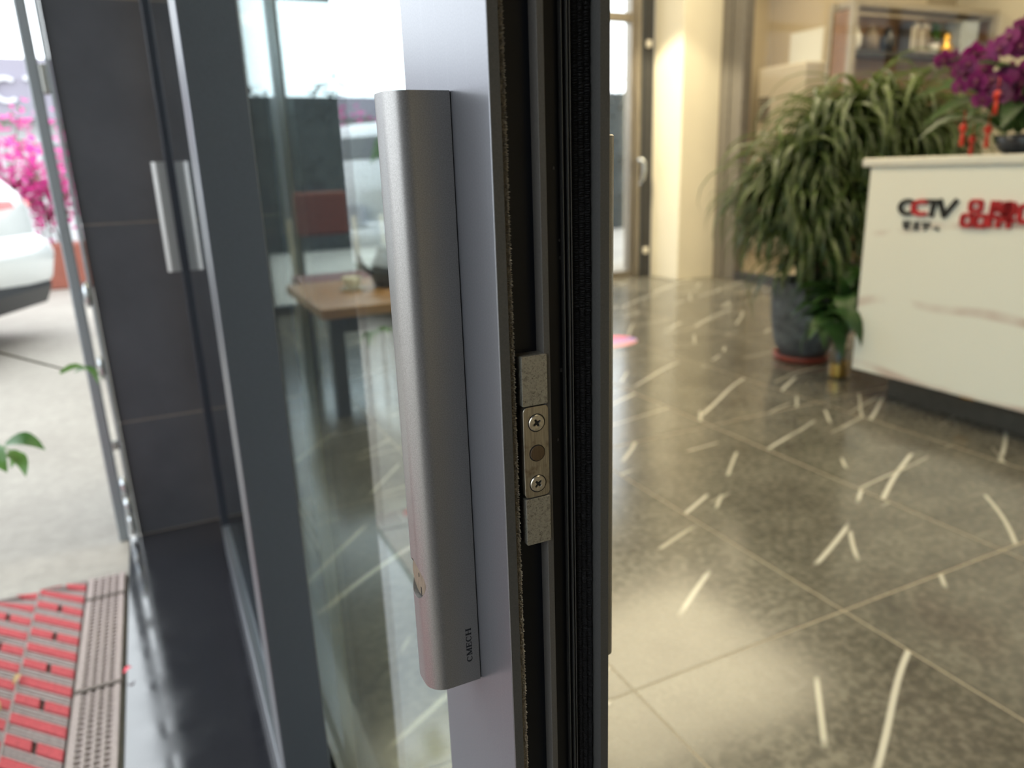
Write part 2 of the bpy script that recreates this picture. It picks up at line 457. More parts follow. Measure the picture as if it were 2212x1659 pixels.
# ---- dark tiled pillar at the end of the doors
PY = 2.37
pil = MB().box(-0.1582, 0.32, PY+0.0016, PY+0.55, -0.02, 3.1).build('pillar', 'dark_grout')
tag(pil, 'dark grey tiled pillar beside the sliding door handles', 'pillar', kind='structure')
zj = [-0.207, 0.362, 0.931, 1.500, 2.069, 2.638, 3.1]
for k in range(len(zj)-1):
    z0, z1 = max(0.0, zj[k])+0.0025, zj[k+1]-0.0025
    MB().box(-0.160, 0.32, PY, PY+0.0015, z0, z1).build('tile', 'pillar_tile', pil, bevel=0.0004)
    MB().box(-0.160, -0.1583, PY+0.0017, PY+0.55, z0, z1).build('tile', 'pillar_tile', pil, bevel=0.0004)

# ---- lobby walls and ceiling
def wall(name, label, cat='wall', mat='wall_warm', boxes=()):
    m = MB()
    for b in boxes: m.box(*b)
    return tag(m.build(name, mat), label, cat, kind='structure')
wall('wall_front', 'lobby front wall beyond the dark tiled pillar', boxes=[(0.0, 0.22, 2.93, 5.95, -0.02, 3.1)])
wall('wall_back', 'lobby wall behind the photographer', boxes=[(0.215, 7.2, -2.6, -2.4, -0.02, 3.1)])
wall('wall_sky_block', 'unseen dark tiled wall behind the camera, added to block sky light', mat='pillar_tile', boxes=[(-1.3, 0.215, -0.95, -0.75, -0.02, 3.1), (0.02, 0.215, -2.6, -0.95, -0.02, 3.1)])  # dark wall added out of view to cut sky light on the doors
ceil = wall('ceiling', 'white lobby ceiling', 'ceiling', 'ceiling_white', [(0.0, 7.2, -2.6, 6.3, 3.1, 3.25), (4.72, 7.2, 6.3, 7.0, 3.1, 3.25)])
can = MB().box(-1.7, 0.0, -0.95, 2.55, 3.1, 3.3).build('sky_block_slab', 'roof_dark')  # unseen slab added overhead to hold back the sky
tag(can, 'unseen dark slab over the entrance, added to block sky light', 'sky_block_slab', kind='structure')
# white column at the lobby corner
colm = MB().box(4.31, 4.72, 5.52, 5.93, 0.0, 3.1).build('column', 'wall_warm', bevel=0.006)
tag(colm, 'cream white square column in the lobby corner', 'column', kind='structure')
wall('wall_right', 'cream wall right of the office partition', boxes=[(4.70, 4.86, -2.4, 0.35, -0.02, 3.1)])

# ---- glazed end wall
EY = 5.95
ew = MB()
ew.box(0.22, 4.31, EY, EY+0.12, 2.62, 3.1)
ew = tag(ew.build('wall_end', 'wall_warm'), 'wall strip above the glazed end of the lobby', 'wall', kind='structure')
def window(n, x0, x1, label, mat='dark_frame', transom=2.26, handle=False):
    o = thing('window_%d' % n, (x0, EY, 0), label, 'window', kind='structure')
    t = 0.04
    MB().box(x0, x0+t, EY, EY+0.09, 0, 2.62).build('window_frame', mat, o, bevel=0.003)
    MB().box(x1-t, x1, EY, EY+0.09, 0, 2.62).build('window_frame', mat, o, bevel=0.003)
    MB().box(x0+t, x1-t, EY, EY+0.09, 0, 0.07).build('sill', mat, o)
    MB().box(x0+t, x1-t, EY, EY+0.09, 2.55, 2.62).build('window_frame', mat, o)
    MB().box(x0+t, x1-t, EY+0.01, EY+0.08, transom, transom+0.07).build('transom', mat, o)
    MB().box(x0+t, x1-t, EY+0.04, EY+0.048, 0.07, transom).build('pane', 'clear_glass', o)
    MB().box(x0+t, x1-t, EY+0.04, EY+0.048, transom+0.07, 2.55).build('pane', 'clear_glass', o)
    return o
window(1, 0.22, 1.02, 'narrow end window nearest the dark pillar, seen through the door glass')
window(2, 1.02, 2.10, 'wide end window showing pale sky behind the wooden table')
window(3, 2.10, 3.05, 'end window hidden behind the near door edge')
window(4, 3.05, 4.12, 'tall end window beside the far glass door', transom=2.24, mat='bronze_frame')
d3 = thing('door_3', (4.12, EY, 0), 'far dark framed glass door with a curved lever handle', 'door', kind='structure')
MB().box(4.12, 4.165, EY-0.03, EY+0.06, 0.0, 2.62).build('door_frame', 'bronze_frame', d3, bevel=0.004)
MB().box(4.165, 4.205, EY-0.01, EY+0.06, 0.0, 2.62).build('door_stile', 'outer_edge', d3, bevel=0.004)
MB().box(4.205, 4.31, EY-0.02, EY+0.08, 0.0, 2.62).build('door_frame', 'dark_frame', d3, bevel=0.004)
hl = MB().tube([(4.135, EY-0.03, 1.075), (4.15, EY-0.085, 1.08), (4.16, EY-0.095, 1.06), (4.165, EY-0.10, 0.98), (4.15, EY-0.10, 0.90), (4.12, EY-0.09, 0.86)], [0.016, 0.018, 0.02, 0.016, 0.014, 0.012], 10).build('lever', 'chrome', d3, smooth=True)
for z in (2.06, 0.25):
    MB().box(4.215, 4.262, EY-0.05, EY-0.018, z-0.03, z+0.03).build('hinge', 'white_plastic', d3, bevel=0.008)

# ---- office partition (right of the column) and office behind it
PX = 4.72
pt = thing('window_5', (PX, 5.2, 0), 'grey framed glass office partition behind the spider plant', 'partition', kind='structure')
for y0, y1, mname in ((5.40, 5.52, 'grey_frame'), (5.24, 5.385, 'grey_frame')):
    MB().box(PX, PX+0.10, y0, y1, 0, 2.9).build('mullion', mname, pt, bevel=0.006)
for y0, y1 in ((2.05, 2.11), (0.35, 0.43)):
    MB().box(PX+0.02, PX+0.08, y0, y1, 0, 2.9).build('mullion', 'grey_frame', pt, bevel=0.004)
MB().box(PX, PX+0.10, 0.35, 5.24, 0, 0.075).build('bottom_rail', 'dark_frame', pt, bevel=0.004)
MB().box(PX, PX+0.10, 0.35, 5.52, 2.9, 3.1).build('head_rail', 'grey_frame', pt)
MB().box(PX+0.046, PX+0.054, 2.11, 5.24, 0.075, 2.9).build('pane', 'partition_glass', pt)
MB().box(PX+0.046, PX+0.054, 0.43, 2.05, 0.075, 2.9).build('pane', 'partition_glass', pt)
of = MB().box(4.72, 7.2, -2.4, 7.0, -0.08, -0.002).build('floor_office', 'wall_beige')
tag(of, 'plain office floor behind the partition', 'floor', kind='structure')
wall('wall_office_back', 'beige office wall carrying a sheet of paper', mat='wall_beige', boxes=[(6.60, 7.2, 5.0, 6.9, -0.02, 3.1)])
wall('wall_office_bright', 'bright cream office wall right of the bookcase', mat='wall_warm', boxes=[(7.0, 7.2, -2.4, 5.0, -0.02, 3.1)])
wall('wall_office_end', 'office end wall', mat='wall_beige', boxes=[(4.86, 7.2, 6.90, 7.0, -0.02, 3.1), (4.72, 4.86, 5.93, 7.0, -0.02, 3.1)])

# ---- ceiling panels (the real lamps of the rooms)
lamp_me = MB().box(-0.45, 0.45, -0.45, 0.45, -0.012, 0.0).mesh('diffuser', 'lamp_panel')
frame_me = MB().box(-0.47, 0.47, -0.47, -0.45, -0.02, 0.0).box(-0.47, 0.47, 0.45, 0.47, -0.02, 0.0).box(-0.47, -0.45, -0.45, 0.45, -0.02, 0.0).box(0.45, 0.47, -0.45, 0.45, -0.02, 0.0).mesh('lamp_frame', 'white_plastic')
for k, (x, y) in enumerate([(1.3, 0.6), (1.3, 2.4), (1.3, 4.2), (3.1, 0.6), (3.1, 2.2), (5.8, 1.6), (5.8, 3.4), (5.6, 6.0)]):
    o = thing('ceiling_light', (x, y, 3.1), 'square warm ceiling panel light out of the photograph', 'light', 'ceiling panel lights')
    put('diffuser', lamp_me, o); put('lamp_frame', frame_me, o)

big = thing('ceiling_light', (3.35, 4.45, 3.1), 'large luminous ceiling panel over the far lobby, mirrored as a glow on the floor', 'light')
MB().box(2.25, 4.45, 3.45, 5.45, 3.085, 3.1).build('diffuser', 'lamp_panel_soft', big)
MB().box(2.20, 4.50, 3.40, 3.45, 3.07, 3.1).box(2.20, 4.50, 5.45, 5.50, 3.07, 3.1).box(2.20, 2.25, 3.45, 5.45, 3.07, 3.1).box(4.45, 4.50, 3.45, 5.45, 3.07, 3.1).build('lamp_frame', 'white_plastic', big)
# ---- unseen spot lamp added to brighten the corner column
sl = thing('column_fill_lamp', (2.75, 5.15, 3.1), 'unseen white spot lamp added on the lobby ceiling to brighten the column', 'light')
tgt = Vector((4.35, 5.60, 0.95)); src = Vector((2.80, 5.16, 2.93)); dd = (tgt-src).normalized()
MB().tube([(2.75, 5.15, 3.1), (2.75, 5.15, 2.96)], 0.012, 8).build('stem', 'white_plastic', sl)
MB().tube([tuple(src - dd*0.14), tuple(src)], [0.04, 0.05], 16).build('lamp_head', 'white_plastic', sl)
ld = bpy.data.lights.new('spot_beam', 'SPOT'); ld.energy = 400; ld.color = (1.0, 0.86, 0.56); ld.spot_size = math.radians(48); ld.spot_blend = 0.35; ld.shadow_soft_size = 0.04
lo_ = bpy.data.objects.new('spot_beam', ld); C.objects.link(lo_); lo_.parent = sl
lo_.location = Vector(src + dd*0.02) - Vector((2.75, 5.15, 3.1)); lo_.rotation_euler = dd.to_track_quat('-Z', 'Y').to_euler()

# ================================================================== NEAR SLIDING DOOR
YE = 0.32                 # plane of the closing edge
XO, XI = 0.1445, 0.2078    # outer and inner face
d1 = thing('door_1', (XO, YE, 0), 'nearest sliding glass door, dark grooved edge and long grey handle', 'door', kind='structure')
Z0, Z1 = 0.03, 2.45
# outer and inner half shells of the stile, dark thermal-break core with its grooves
MB().prism([(XO, YE+0.0008), (XO+0.0008, YE), (0.1500, YE), (0.1500, 0.336), (0.176, 0.336), (0.176, 0.435), (XO, 0.435)], Z0, Z1).build('stile_outer', 'stile_paint', d1)
MB().box(0.14475, 0.1499, YE-0.0002, YE+0.001, Z0, Z1).build('outer_lip', 'lip_paint', d1)  # darker than the stile: dark reflection on this face put into colour
MB().prism([(0.2020, 0.334), (0.2020, YE), (XI-0.0006, YE), (XI, YE+0.0007), (XI, 0.435), (0.177, 0.435), (0.177, 0.334)], Z0, Z1).build('stile_inner', 'lip_paint', d1)
core = MB()
core.box(0.1502, 0.1535, 0.3240, 0.335, Z0, Z1)       # brush seat
core.box(0.1535, 0.1693, 0.3290, 0.335, Z0, Z1)       # lock channel
core.box(0.1731, 0.1900, 0.3300, 0.335, Z0, Z1)       # plain channel
core.box(0.1900, 0.2018, 0.3306, 0.335, Z0, Z1)
core.build('core', 'edge_black', d1)
MB().box(0.1538, 0.1545, 0.3245, 0.329, Z0, Z1).build('channel_fin', 'edge_black', d1)
MB().box(0.1693, 0.1731, 0.3212, 0.335, Z0, Z1).build('channel_rib', 'edge_rib', d1, bevel=0.0004)
for x in (0.1848, 0.1878, 0.1893):
    MB().box(x, x+0.00035, 0.3265, 0.330, Z0, Z1).build('fine_rib', 'lip_paint', d1)
def pile(name, x0, x1, yb, yt, mat, seed, label):
    rnd = random.Random(seed); m = MB()
    n = 1100; dz = (1.40-0.40)/n
    # ragged tuft strip: a row of little wedges with uneven tips
    for i in range(n):
        z = 0.40 + i*dz
        for k in range(3):
            xa = x0 + (x1-x0)*(k/3.0); xb = x0 + (x1-x0)*((k+1)/3.0)
            y = yt + rnd.uniform(0, 0.0009); xm = (xa+xb)/2 + rnd.uniform(-0.0004, 0.0004)
            zt = z + dz*0.5 + rnd.uniform(-dz, dz)*0.6
            m.add([(xa, yb, z), (xb, yb, z), (xb, yb, z+dz), (xa, yb, z+dz), (xm-0.0004, y, zt), (xm+0.0004, y, zt)], [(0,1,5,4), (1,2,5), (2,3,4,5), (3,0,4)])
    m.box(x0, x1, yb, yb+0.001, Z0, Z1)
    m.box(x0+0.0004, x1-0.0004, yt+0.0012, yb, Z0, 0.40); m.box(x0+0.0004, x1-0.0004, yt+0.0012, yb, 1.40, Z1)
    o = m.build(name, mat, d1); tag(o, label, kind='stuff'); return o
pile('brush_seal', 0.1503, 0.1533, 0.3228, 0.3203, 'pile_light', 1, 'fuzzy dark brown brush seal strip')
pile('brush_seal', 0.1912, 0.2016, 0.3295, 0.3265, 'pile', 2, 'wide black brush seal strip')
for q, rr in (((0.1816, 1.0396), 0.0009), ((0.1843, 1.0049), 0.0007), ((0.1846, 0.9962), 0.0010), ((0.1842, 0.9378), 0.0011), ((0.1814, 0.8996), 0.0010)):
    MB().ball((q[0], 0.3300, q[1]), rr, 0.8, 0.5, 1.1, 8, 5).build('paint_drip', 'lip_paint', d1, smooth=True)
# glazing, far stile and rails of the near leaf
XG = 0.150
MB().box(XG, XG+0.006, 0.43, 1.75, 0.10, 2.38).build('pane', 'pane_glass', d1)
MB().box(XO, XI, 1.74, 1.85, Z0, Z1).build('stile_far', 'stile_paint', d1)
MB().box(XO+0.001, XI-0.001, 0.435, 1.74, 0.03, 0.12).build('bottom_rail', 'stile_paint', d1)
MB().box(XO+0.001, XI-0.001, 0.435, 1.74, 2.37, Z1).build('top_rail', 'stile_paint', d1)
MB().box(0.1565, 0.1585, 0.4345, 0.440, 0.12, 2.37).build('gasket', 'rubber', d1)

# ---- lock parts on the edge
def rrect(x0, x1, z0, z1, r, n=6):
    pts = []
    for cx, cz, a0 in ((x1-r, z0+r, -90), (x1-r, z1-r, 0), (x0+r, z1-r, 90), (x0+r, z0+r, 180)):
        for k in range(n+1):
            a = math.radians(a0 + 90*k/n); pts.append((cx+r*math.cos(a), cz+r*math.sin(a)))
    return pts
def yprism(poly, y0, y1):
    m = MB(); return m.prism([(z, x) for x, z in reversed(poly)], y0, y1, 'y')
for nm, z0, z1, x0 in (('lock_block', 0.9245, 0.9505, 0.1563), ('lock_block', 0.8470, 0.8735, 0.1567)):
    o = yprism(rrect(x0, x0+0.0144, z0, z1, 0.0007, 3), 0.3203, 0.3292).build(nm, 'zinc', d1, bevel=0.0003)
    tag(o, 'cast zinc lock block with a pitted grey face')
sp = yprism(rrect(0.1565, 0.1710, 0.8740, 0.9238, 0.0026), 0.3206, 0.3290).build('strike_plate', 'plate_steel', d1, bevel=0.0004, seg=3)
tag(sp, 'brushed steel plate with two cross-head screws')
for z in (0.9150, 0.8815):
    # countersunk screw with a real cross recess
    m = MB(); cx, cy = 0.1640, 0.3201
    R, n = 0.0044, 36
    arm, hw, dep = 0.0023, 0.00075, 0.0015
    cross = [(hw,hw),(arm,hw*.7),(arm,-hw*.7),(hw,-hw),(hw*.7,-arm),(-hw*.7,-arm),(-hw,-hw),(-arm,-hw*.7),(-arm,hw*.7),(-hw,hw),(-hw*.7,arm),(hw*.7,arm)]
    th0 = 0.5 if z > 0.9 else 0.75
    cross = [(x*math.cos(th0)-y*math.sin(th0), x*math.sin(th0)+y*math.cos(th0)) for x, y in cross]
    cross = sorted(cross, key=lambda p: math.atan2(p[1], p[0]))
    ring = [(R*math.cos(math.atan2(p[1], p[0])), R*math.sin(math.atan2(p[1], p[0]))) for p in cross]
    N = len(cross); top = []
    outer = []
    vs = []; fs = []
    # rim ring subdivided for roundness
    for k in range(n):
        a = -PI + 2*PI*k/n; vs.append((cx+R*math.cos(a), cy+0.0004, z+R*math.sin(a)))
    for k in range(n):
        a = -PI + 2*PI*k/n; vs.append((cx+R*0.93*math.cos(a), cy-0.0001, z+R*0.93*math.sin(a)))
    for k in range(n):
        a = -PI + 2*PI*k/n; vs.append((cx+R*0.55*math.cos(a), cy-0.00015, z+R*0.55*math.sin(a)))
    for k in range(n): fs += [(k, (k+1) % n, n+(k+1) % n, n+k), (n+k, n+(k+1) % n, 2*n+(k+1) % n, 2*n+k)]
    base = len(vs)
    vs += [(cx+x, cy-0.00015, z+y) for x, y in cross] + [(cx+x*0.7, cy+dep, z+y*0.7) for x, y in cross]
    angs = [math.atan2(y, x) for x, y in cross]
    # bridge inner ring to the cross outline
    j = 0
    def near(a): return int(round((a+PI)/(2*PI)*n)) % n
    for i in range(N):
        i2 = (i+1) % N; a, b = near(angs[i]), near(angs[i2]); k = a
        while k != b:
            fs.append((2*n+k, 2*n+(k+1) % n, base+i)); k = (k+1) % n
        fs.append((2*n+b, base+i2, base+i))
        fs.append((base+i, base+i2, base+N+i2, base+N+i))
    fs.append(tuple(base+N+i for i in range(N)))
    m.add(vs, fs)
    m.lathe([(R+0.00035, -0.0006), (R+0.00035, -0.00035)], (cx, 0.3206-0.00040, z), 28, 'y')
    s_ = m.build('screw', 'screw_steel', sp)
    tag(s_, 'cross-head countersunk screw')
MB().lathe([(0.0046, -0.0002), (0.0046, 0.00015)], (0.1640, 0.3206, 0.8985), 32, 'y').build('plunger_ring', 'rubber', sp)
MB().lathe([(0.0041, -0.0002), (0.0041, 0.0005), (0.0038, 0.0007)], (0.1640, 0.3206, 0.8985), 32, 'y').build('plunger', 'plunger_steel', sp)
for z in (0.915, 0.8815):
    MB().lathe([(0.0049, -0.0002), (0.0049, 0.00008)], (0.1640, 0.3206, z), 32, 'y').build('screw_seat', 'rubber', sp)

# ---- handles
def arc(cx, cy, r, a0, a1, n=10):
    return [(cx+r*math.cos(math.radians(a0+(a1-a0)*k/n)), cy+r*math.sin(math.radians(a0+(a1-a0)*k/n))) for k in range(n+1)]
def handle_section(x_face, sgn, y0, dpt=0.0325, r=0.012):
    """outline in the XY plane; sgn -1 sticks out to -X, +1 to +X"""
    wid = 0.032
    pts = [(0.0006, 0.0)] + arc(dpt-r, r, r, -90, 0) + arc(dpt-r, wid-r, r, 0, 90) + [(0.0006, wid)]
    return [(x_face + sgn*p[0], y0 + p[1]) for p in pts]
def make_handle(name, x_face, sgn, y0, z0, z1, parent, dpt=0.0325, r=0.012):
    sec = handle_section(x_face, sgn, y0, dpt, r)
    m = MB(); m.prism(sec if sgn > 0 else list(reversed(sec)), z0, z1)
    o = m.build(name, 'handle_paint', parent, auto=30)
    return o
HY = 0.366
h1 = make_handle('handle', XO, -1, HY, 0.738, 1.078, d1)
tag(h1, 'long silver grey pull handle with rounded outer corner')
# circular key scoop cut into the outer face
cut = MB().lathe([(0.0122, 0.0), (0.0122, 0.05)], (XO-0.0275, 0.3828, 0.8085), 48, 'x').build('cutter', 'handle_paint', d1)
bo = h1.modifiers.new('scoop', 'BOOLEAN'); bo.object = cut; bo.operation = 'DIFFERENCE'; bo.solver = 'EXACT'
bpy.context.view_layer.update()
dg = bpy.context.evaluated_depsgraph_get()
me2 = bpy.data.meshes.new_from_object(h1.evaluated_get(dg))
h1.modifiers.clear(); h1.data = me2
me2.shade_smooth(); me2.set_sharp_from_angle(angle=math.radians(30))
bpy.data.objects.remove(cut)
bv = h1.modifiers.new('edge', 'BEVEL'); bv.width = 0.0006; bv.segments = 2; bv.limit_method = 'ANGLE'; bv.angle_limit = math.radians(40)
MB().box(XO-0.0006, XO-0.0000, HY+0.0006, HY+0.0314, 0.7386, 1.0774).build('gasket', 'rubber', h1)
kc = MB().lathe([(0.0113, 0.0), (0.0113, 0.0021), (0.0109, 0.0025)], (XO-0.0275, 0.3828, 0.8085), 40, 'x').build('key_cylinder', 'brass', h1, auto=30)
tag(kc, 'worn brass key cylinder sunk in the handle')
MB().box(XO-0.0302, XO-0.0280, 0.3788, 0.3798, 0.7985, 0.8035).box(XO-0.0302, XO-0.0280, 0.3815, 0.3823, 0.8090, 0.8115).build('keyway', 'rubber', h1)
# lettering on the side of the handle, reading upwards, serif capitals
def serif_letters(frame):
    st, hl_ = 0.17, 0.07
    def C_(m, o):
        n = 16; out = []; inn = []
        for k in range(n+1):
            a = math.radians(42 + (318-42)*k/n)
            out.append((o+0.46+0.47*math.cos(a), 0.5+0.54*math.sin(a)))
            inn.append((o+0.49+0.27*math.cos(a), 0.5+0.42*math.sin(a)))
        for k in range(n): m.poly2([out[k], out[k+1], inn[k+1], inn[k]], frame, T)
        m.poly2([(o+.74, .70), (o+.82, .70), (o+.84, .98), (o+.78, .98)], frame, T)
        return 0.98
    def bars(m, o, bl, w):
        for p, q, t in bl: m.bar2((o+p[0], p[1]), (o+q[0], q[1]), t*1.15+0.045, frame, T)
        return w
    T = 0.00006
    o = 0.0; res = []
    for ch in 'CMECH':
        m = MB()
        if ch == 'C': w = C_(m, o)
        if ch == 'M': w = bars(m, o, [((.18, 0), (.18, 1), .07), ((.20, 1), (.60, 0.02), .17), ((.58, .02), (.98, 1), .07), ((1.0, 0), (1.0, 1), .17), ((.02, .02), (.36, .02), .06), ((.84, .02), (1.18, .02), .06), ((.02, .98), (.28, .98), .06), ((.90, .98), (1.18, .98), .06)], 1.26)
        if ch == 'E': w = bars(m, o, [((.2, 0), (.2, 1), .17), ((.02, .03), (.80, .03), .06), ((.02, .97), (.76, .97), .06), ((.2, .52), (.60, .52), .06), ((.77, 0), (.77, .25), .06), ((.73, 1), (.73, .78), .06), ((.58, .40), (.58, .64), .05)], 0.92)
        if ch == 'H': w = bars(m, o, [((.2, 0), (.2, 1), .17), ((.88, 0), (.88, 1), .17), ((.2, .52), (.88, .52), .06), ((.02, .02), (.40, .02), .06), ((.02, .98), (.40, .98), .06), ((.70, .02), (1.08, .02), .06), ((.70, .98), (1.08, .98), .06)], 1.10)
        res.append(m); o += w
    return res, o
s = 0.0034
ltr, tot = serif_letters((Vector((0, 0, 0)), Vector((0, 0, 1)), Vector((-1, 0, 0)), Vector((0, -1, 0))))
sx = 0.0232/tot
for m in ltr:
    m.v = [(0.1392 + x*s, HY-0.00002 + y, 0.7525 + z*sx) for x, y, z in m.v]
    m.build('letter', 'black_ink', h1)
h2 = make_handle('handle', XI, 1, HY, 0.7215, 1.0565, d1, 0.0348, 0.006)
tag(h2, 'inner grey pull handle seen edge-on')
h2.modifiers.new('edge', 'BEVEL').width = 0.0008

# ================================================================== OUTER SLIDING DOOR
OX0, OX1, OY0, OY1 = 0.064, 0.130, 0.977, 2.20
d2 = thing('door_2', (OX0, OY0, 0), 'second sliding glass door behind, flat slate grey edge towards the camera', 'door', kind='structure')
MB().box(OX0+0.0015, OX1-0.0012, OY0-0.0006, OY0+0.002, 0.012, 2.45).build('edge_shade', 'outer_edge', d2)  # darker sheet on the stile: shade of the camera-side face put into colour
MB().box(OX0, OX1, OY0, OY0+0.105, 0.012, 2.45).build('stile', 'stile_paint', d2, bevel=0.0012)
MB().box(OX0, OX1, OY1-0.105, OY1, 0.012, 2.45).build('stile', 'stile_dark_reflection', d2, bevel=0.0012)  # pillar's dark reflection put into this stile's colour
MB().box(OX0, OX1, OY0+0.105, OY1-0.105, 0.012, 0.095).build('bottom_rail', 'stile_paint', d2, bevel=0.0012)
MB().box(OX0, OX1, OY0+0.105, OY1-0.105, 2.37, 2.45).build('top_rail', 'stile_paint', d2)
MB().box(OX0+0.010, OX0+0.016, OY0+0.1, OY1-0.1, 0.09, 2.38).build('pane', 'pane_glass', d2)
h3 = make_handle('handle', OX0, -1, 2.105, 0.815, 1.085, d2)
tag(h3, 'far grey pull handle mirrored in the door glass')
# bottom tracks in the threshold
tr = MB()
for x in (0.088, 0.106, 0.166, 0.184): tr.box(x, x+0.005, -0.7, 2.36, 0.0, 0.010)
tag(tr.build('trim_1', 'grey_metal'), 'aluminium bottom tracks of the sliding doors', 'track', kind='structure')
tag(MB().box(0.05, 0.21, -0.75, 2.36, 2.46, 2.62).box(0.05, 0.21, -0.75, 2.36, 2.62, 3.1).build('trim_2', 'dark_frame'), 'dark head frame over the sliding doors', 'frame', kind='structure')

# ---- stainless double post at the pillar's outer edge
bp = thing('barrier_post', (-0.19, PY-0.004, 0), 'stainless double post with clips at the outer edge of the dark pillar', 'post')
MB().box(-0.2165, -0.1885, PY-0.012, PY+0.012, -0.004, 2.6).build('post', 'post_grey', bp, bevel=0.004)
MB().box(-0.1715, -0.1612, PY-0.012, PY+0.006, 0.0, 2.6).build('post', 'post_grey', bp, bevel=0.003)
for z, h in ((1.30, 0.075), (0.30, 0.03)):
    MB().box(-0.1885, -0.1700, PY-0.014, PY+0.004, z-h/2, z+h/2).build('clip', 'grey_metal', bp, bevel=0.006)
for z, r in ((0.745, 0.010), (0.535, 0.007), (0.165, 0.011), (0.10, 0.010), (0.045, 0.008)):
    MB().lathe([(r*0.4, -0.035), (r, -0.012), (r, 0.012), (r*0.5, 0.035)], (-0.1770, PY-0.012, z), 14).build('standoff', 'chrome', bp, smooth=True)

# ================================================================== RECEPTION COUNTER
cn = thing('reception_counter', (2.75, 2.262, 0), 'white marble reception counter with black and red raised lettering', 'counter')
MB().box(2.75, 3.45, 0.30, 2.262, 0.130, 0.9965).build('body', 'counter_marble', cn, bevel=0.004)
MB().box(2.737, 3.50, 0.25, 2.295, 0.9965, 1.030).build('countertop', 'white_plastic', cn, bevel=0.006)
MB().box(2.887, 3.40, 0.35, 2.174, 0.0, 0.1295).build('plinth', 'plinth_dark', cn)
MB().box(2.8845, 2.8865, 1.78, 1.84, 0.082, 0.124).build('plinth_tag', 'gold', cn)
# raised lettering on the front: U runs to -Y, V up, N towards -X
def cfr(y, z): return (Vector((2.7498, y, z)), Vector((0, -1, 0)), Vector((0, 0, 1)), Vector((-1, 0, 0)))
def big_c(frame, w, h, t, th, op=52):
    m = MB(); n = 14; out = []; inn = []
    for k in range(n+1):
        a = math.radians(op + (360-2*op)*k/n)
        out.append((w/2 + w/2*math.cos(a)*1.08, h/2+h/2*math.sin(a))); inn.append((w/2+0.02*w + (w/2-t)*math.cos(a)*1.08, h/2+(h/2-t)*math.sin(a)))
    for k in range(n): m.poly2([out[k], out[k+1], inn[k+1], inn[k]], frame, th)
    return m
LH = 0.066
big_c(cfr(2.106, 0.806), 0.078, LH, 0.016, 0.010).build('letter', 'black_paint', cn)
big_c(cfr(2.046, 0.806), 0.082, LH, 0.016, 0.012).build('letter', 'red_paint', cn)
f = cfr(1.998, 0.806)
MB().bar2((0, LH-0.008), (0.075, LH-0.008), 0.016, f, 0.010).bar2((0.036, 0), (0.044, LH-0.016), 0.018, f, 0.010).build('letter', 'black_paint', cn)
f = cfr(1.940, 0.806)
MB().bar2((0.006, LH), (0.035, 0.0), 0.018, f, 0.010).bar2((0.031, 0.004), (0.078, LH), 0.018, f, 0.010).build('letter', 'black_paint', cn)
# small black characters under it
def glyph(y, z, s, strokes, w, mat, th=0.008):
    m = MB(); fr = cfr(y, z)
    for (a, b, c, d) in strokes: m.bar2((a*s, b*s), (c*s, d*s), w, fr, th)
    return m.build('character', mat, cn)
small = [[(1, 9, 4.5, 9), (1, 6.5, 9, 6.5), (5.5, 9, 9, 9), (1, 9, 1, 5), (9, 9, 9, 5), (1, 5, 9, 5), (1, 3, 8, 3), (5, 5, 5, 3), (2, 0.5, 8, 3), (2, 3, 9, 0)],
         [(5, 10, 5, 8.5), (0.5, 8, 9.5, 8), (2, 5.5, 8, 5.5), (5, 8, 5, 0.5), (1, 3, 9, 3), (1, 0.5, 9, 0.5)],
         [(1, 8.5, 9, 8.5), (1, 8.5, 1, 6), (9, 8.5, 9, 6), (3, 6, 7, 6), (1, 4, 9, 4), (5, 6, 5, 0), (5, 0, 3, 1)],
         [(1, 3.2, 8, 4.2), (5, 1.5, 9, 1.5), (6.5, 4.5, 6.5, 1.2)]]
for k, stv in enumerate(small): glyph(2.083-0.043*k, 0.752, 0.0036, stv, 0.0045, 'black_paint', 0.006)
pin = [(3, 9.6, 7.2, 9.6), (3, 6, 7.2, 6), (3, 9.6, 3, 6), (7.2, 9.6, 7.2, 6), (.3, 4.2, 4.4, 4.2), (.3, .3, 4.4, .3), (.3, 4.2, .3, .3), (4.4, 4.2, 4.4, .3), (5.6, 4.2, 9.8, 4.2), (5.6, .3, 9.8, .3), (5.6, 4.2, 5.6, .3), (9.8, 4.2, 9.8, .3)]
pai = [(1.4, 10, .8, 0), (3.4, 10, 3.4, 6.6), (1.2, 6.6, 4.6, 6.6), (1.2, 4, 4.2, 4), (4.2, 4, 4.2, 0), (5.2, 9, 9.5, 9), (5.2, 5.2, 9.5, 5.2), (5.2, 9, 5.2, 5.2), (9.5, 9, 9.5, 5.2), (5.2, 7.1, 9.5, 7.1), (7.3, 10, 7.3, 5.2), (5, 3, 10, 3), (8.2, 5, 8.2, 0), (6.9, 5.2, 5.4, 3.4)]
zho = [(1, 8, 9.4, 8), (1, 3.8, 9.4, 3.8), (1, 8, 1, 3.8), (9.4, 8, 9.4, 3.8), (5.2, 10.5, 5.0, -1.2)]
guo = [(.8, 9.5, 9.4, 9.5), (.8, .2, 9.4, .2), (.8, 9.5, .8, .2), (9.4, 9.5, 9.4, .2), (2.6, 7.4, 7.6, 7.4), (2.6, 5, 7.6, 5), (2.4, 2.2, 7.8, 2.2), (5.1, 7.4, 5.1, 2.2)]
for k, (stv, sc, dz) in enumerate(((pin, 0.0094, 0), (pai, 0.0094, 0), (zho, 0.0125, -0.022), (guo, 0.0094, 0))):
    glyph(1.836-0.098*k, 0.778+dz, sc, stv, 0.0145, 'red_paint', 0.012)

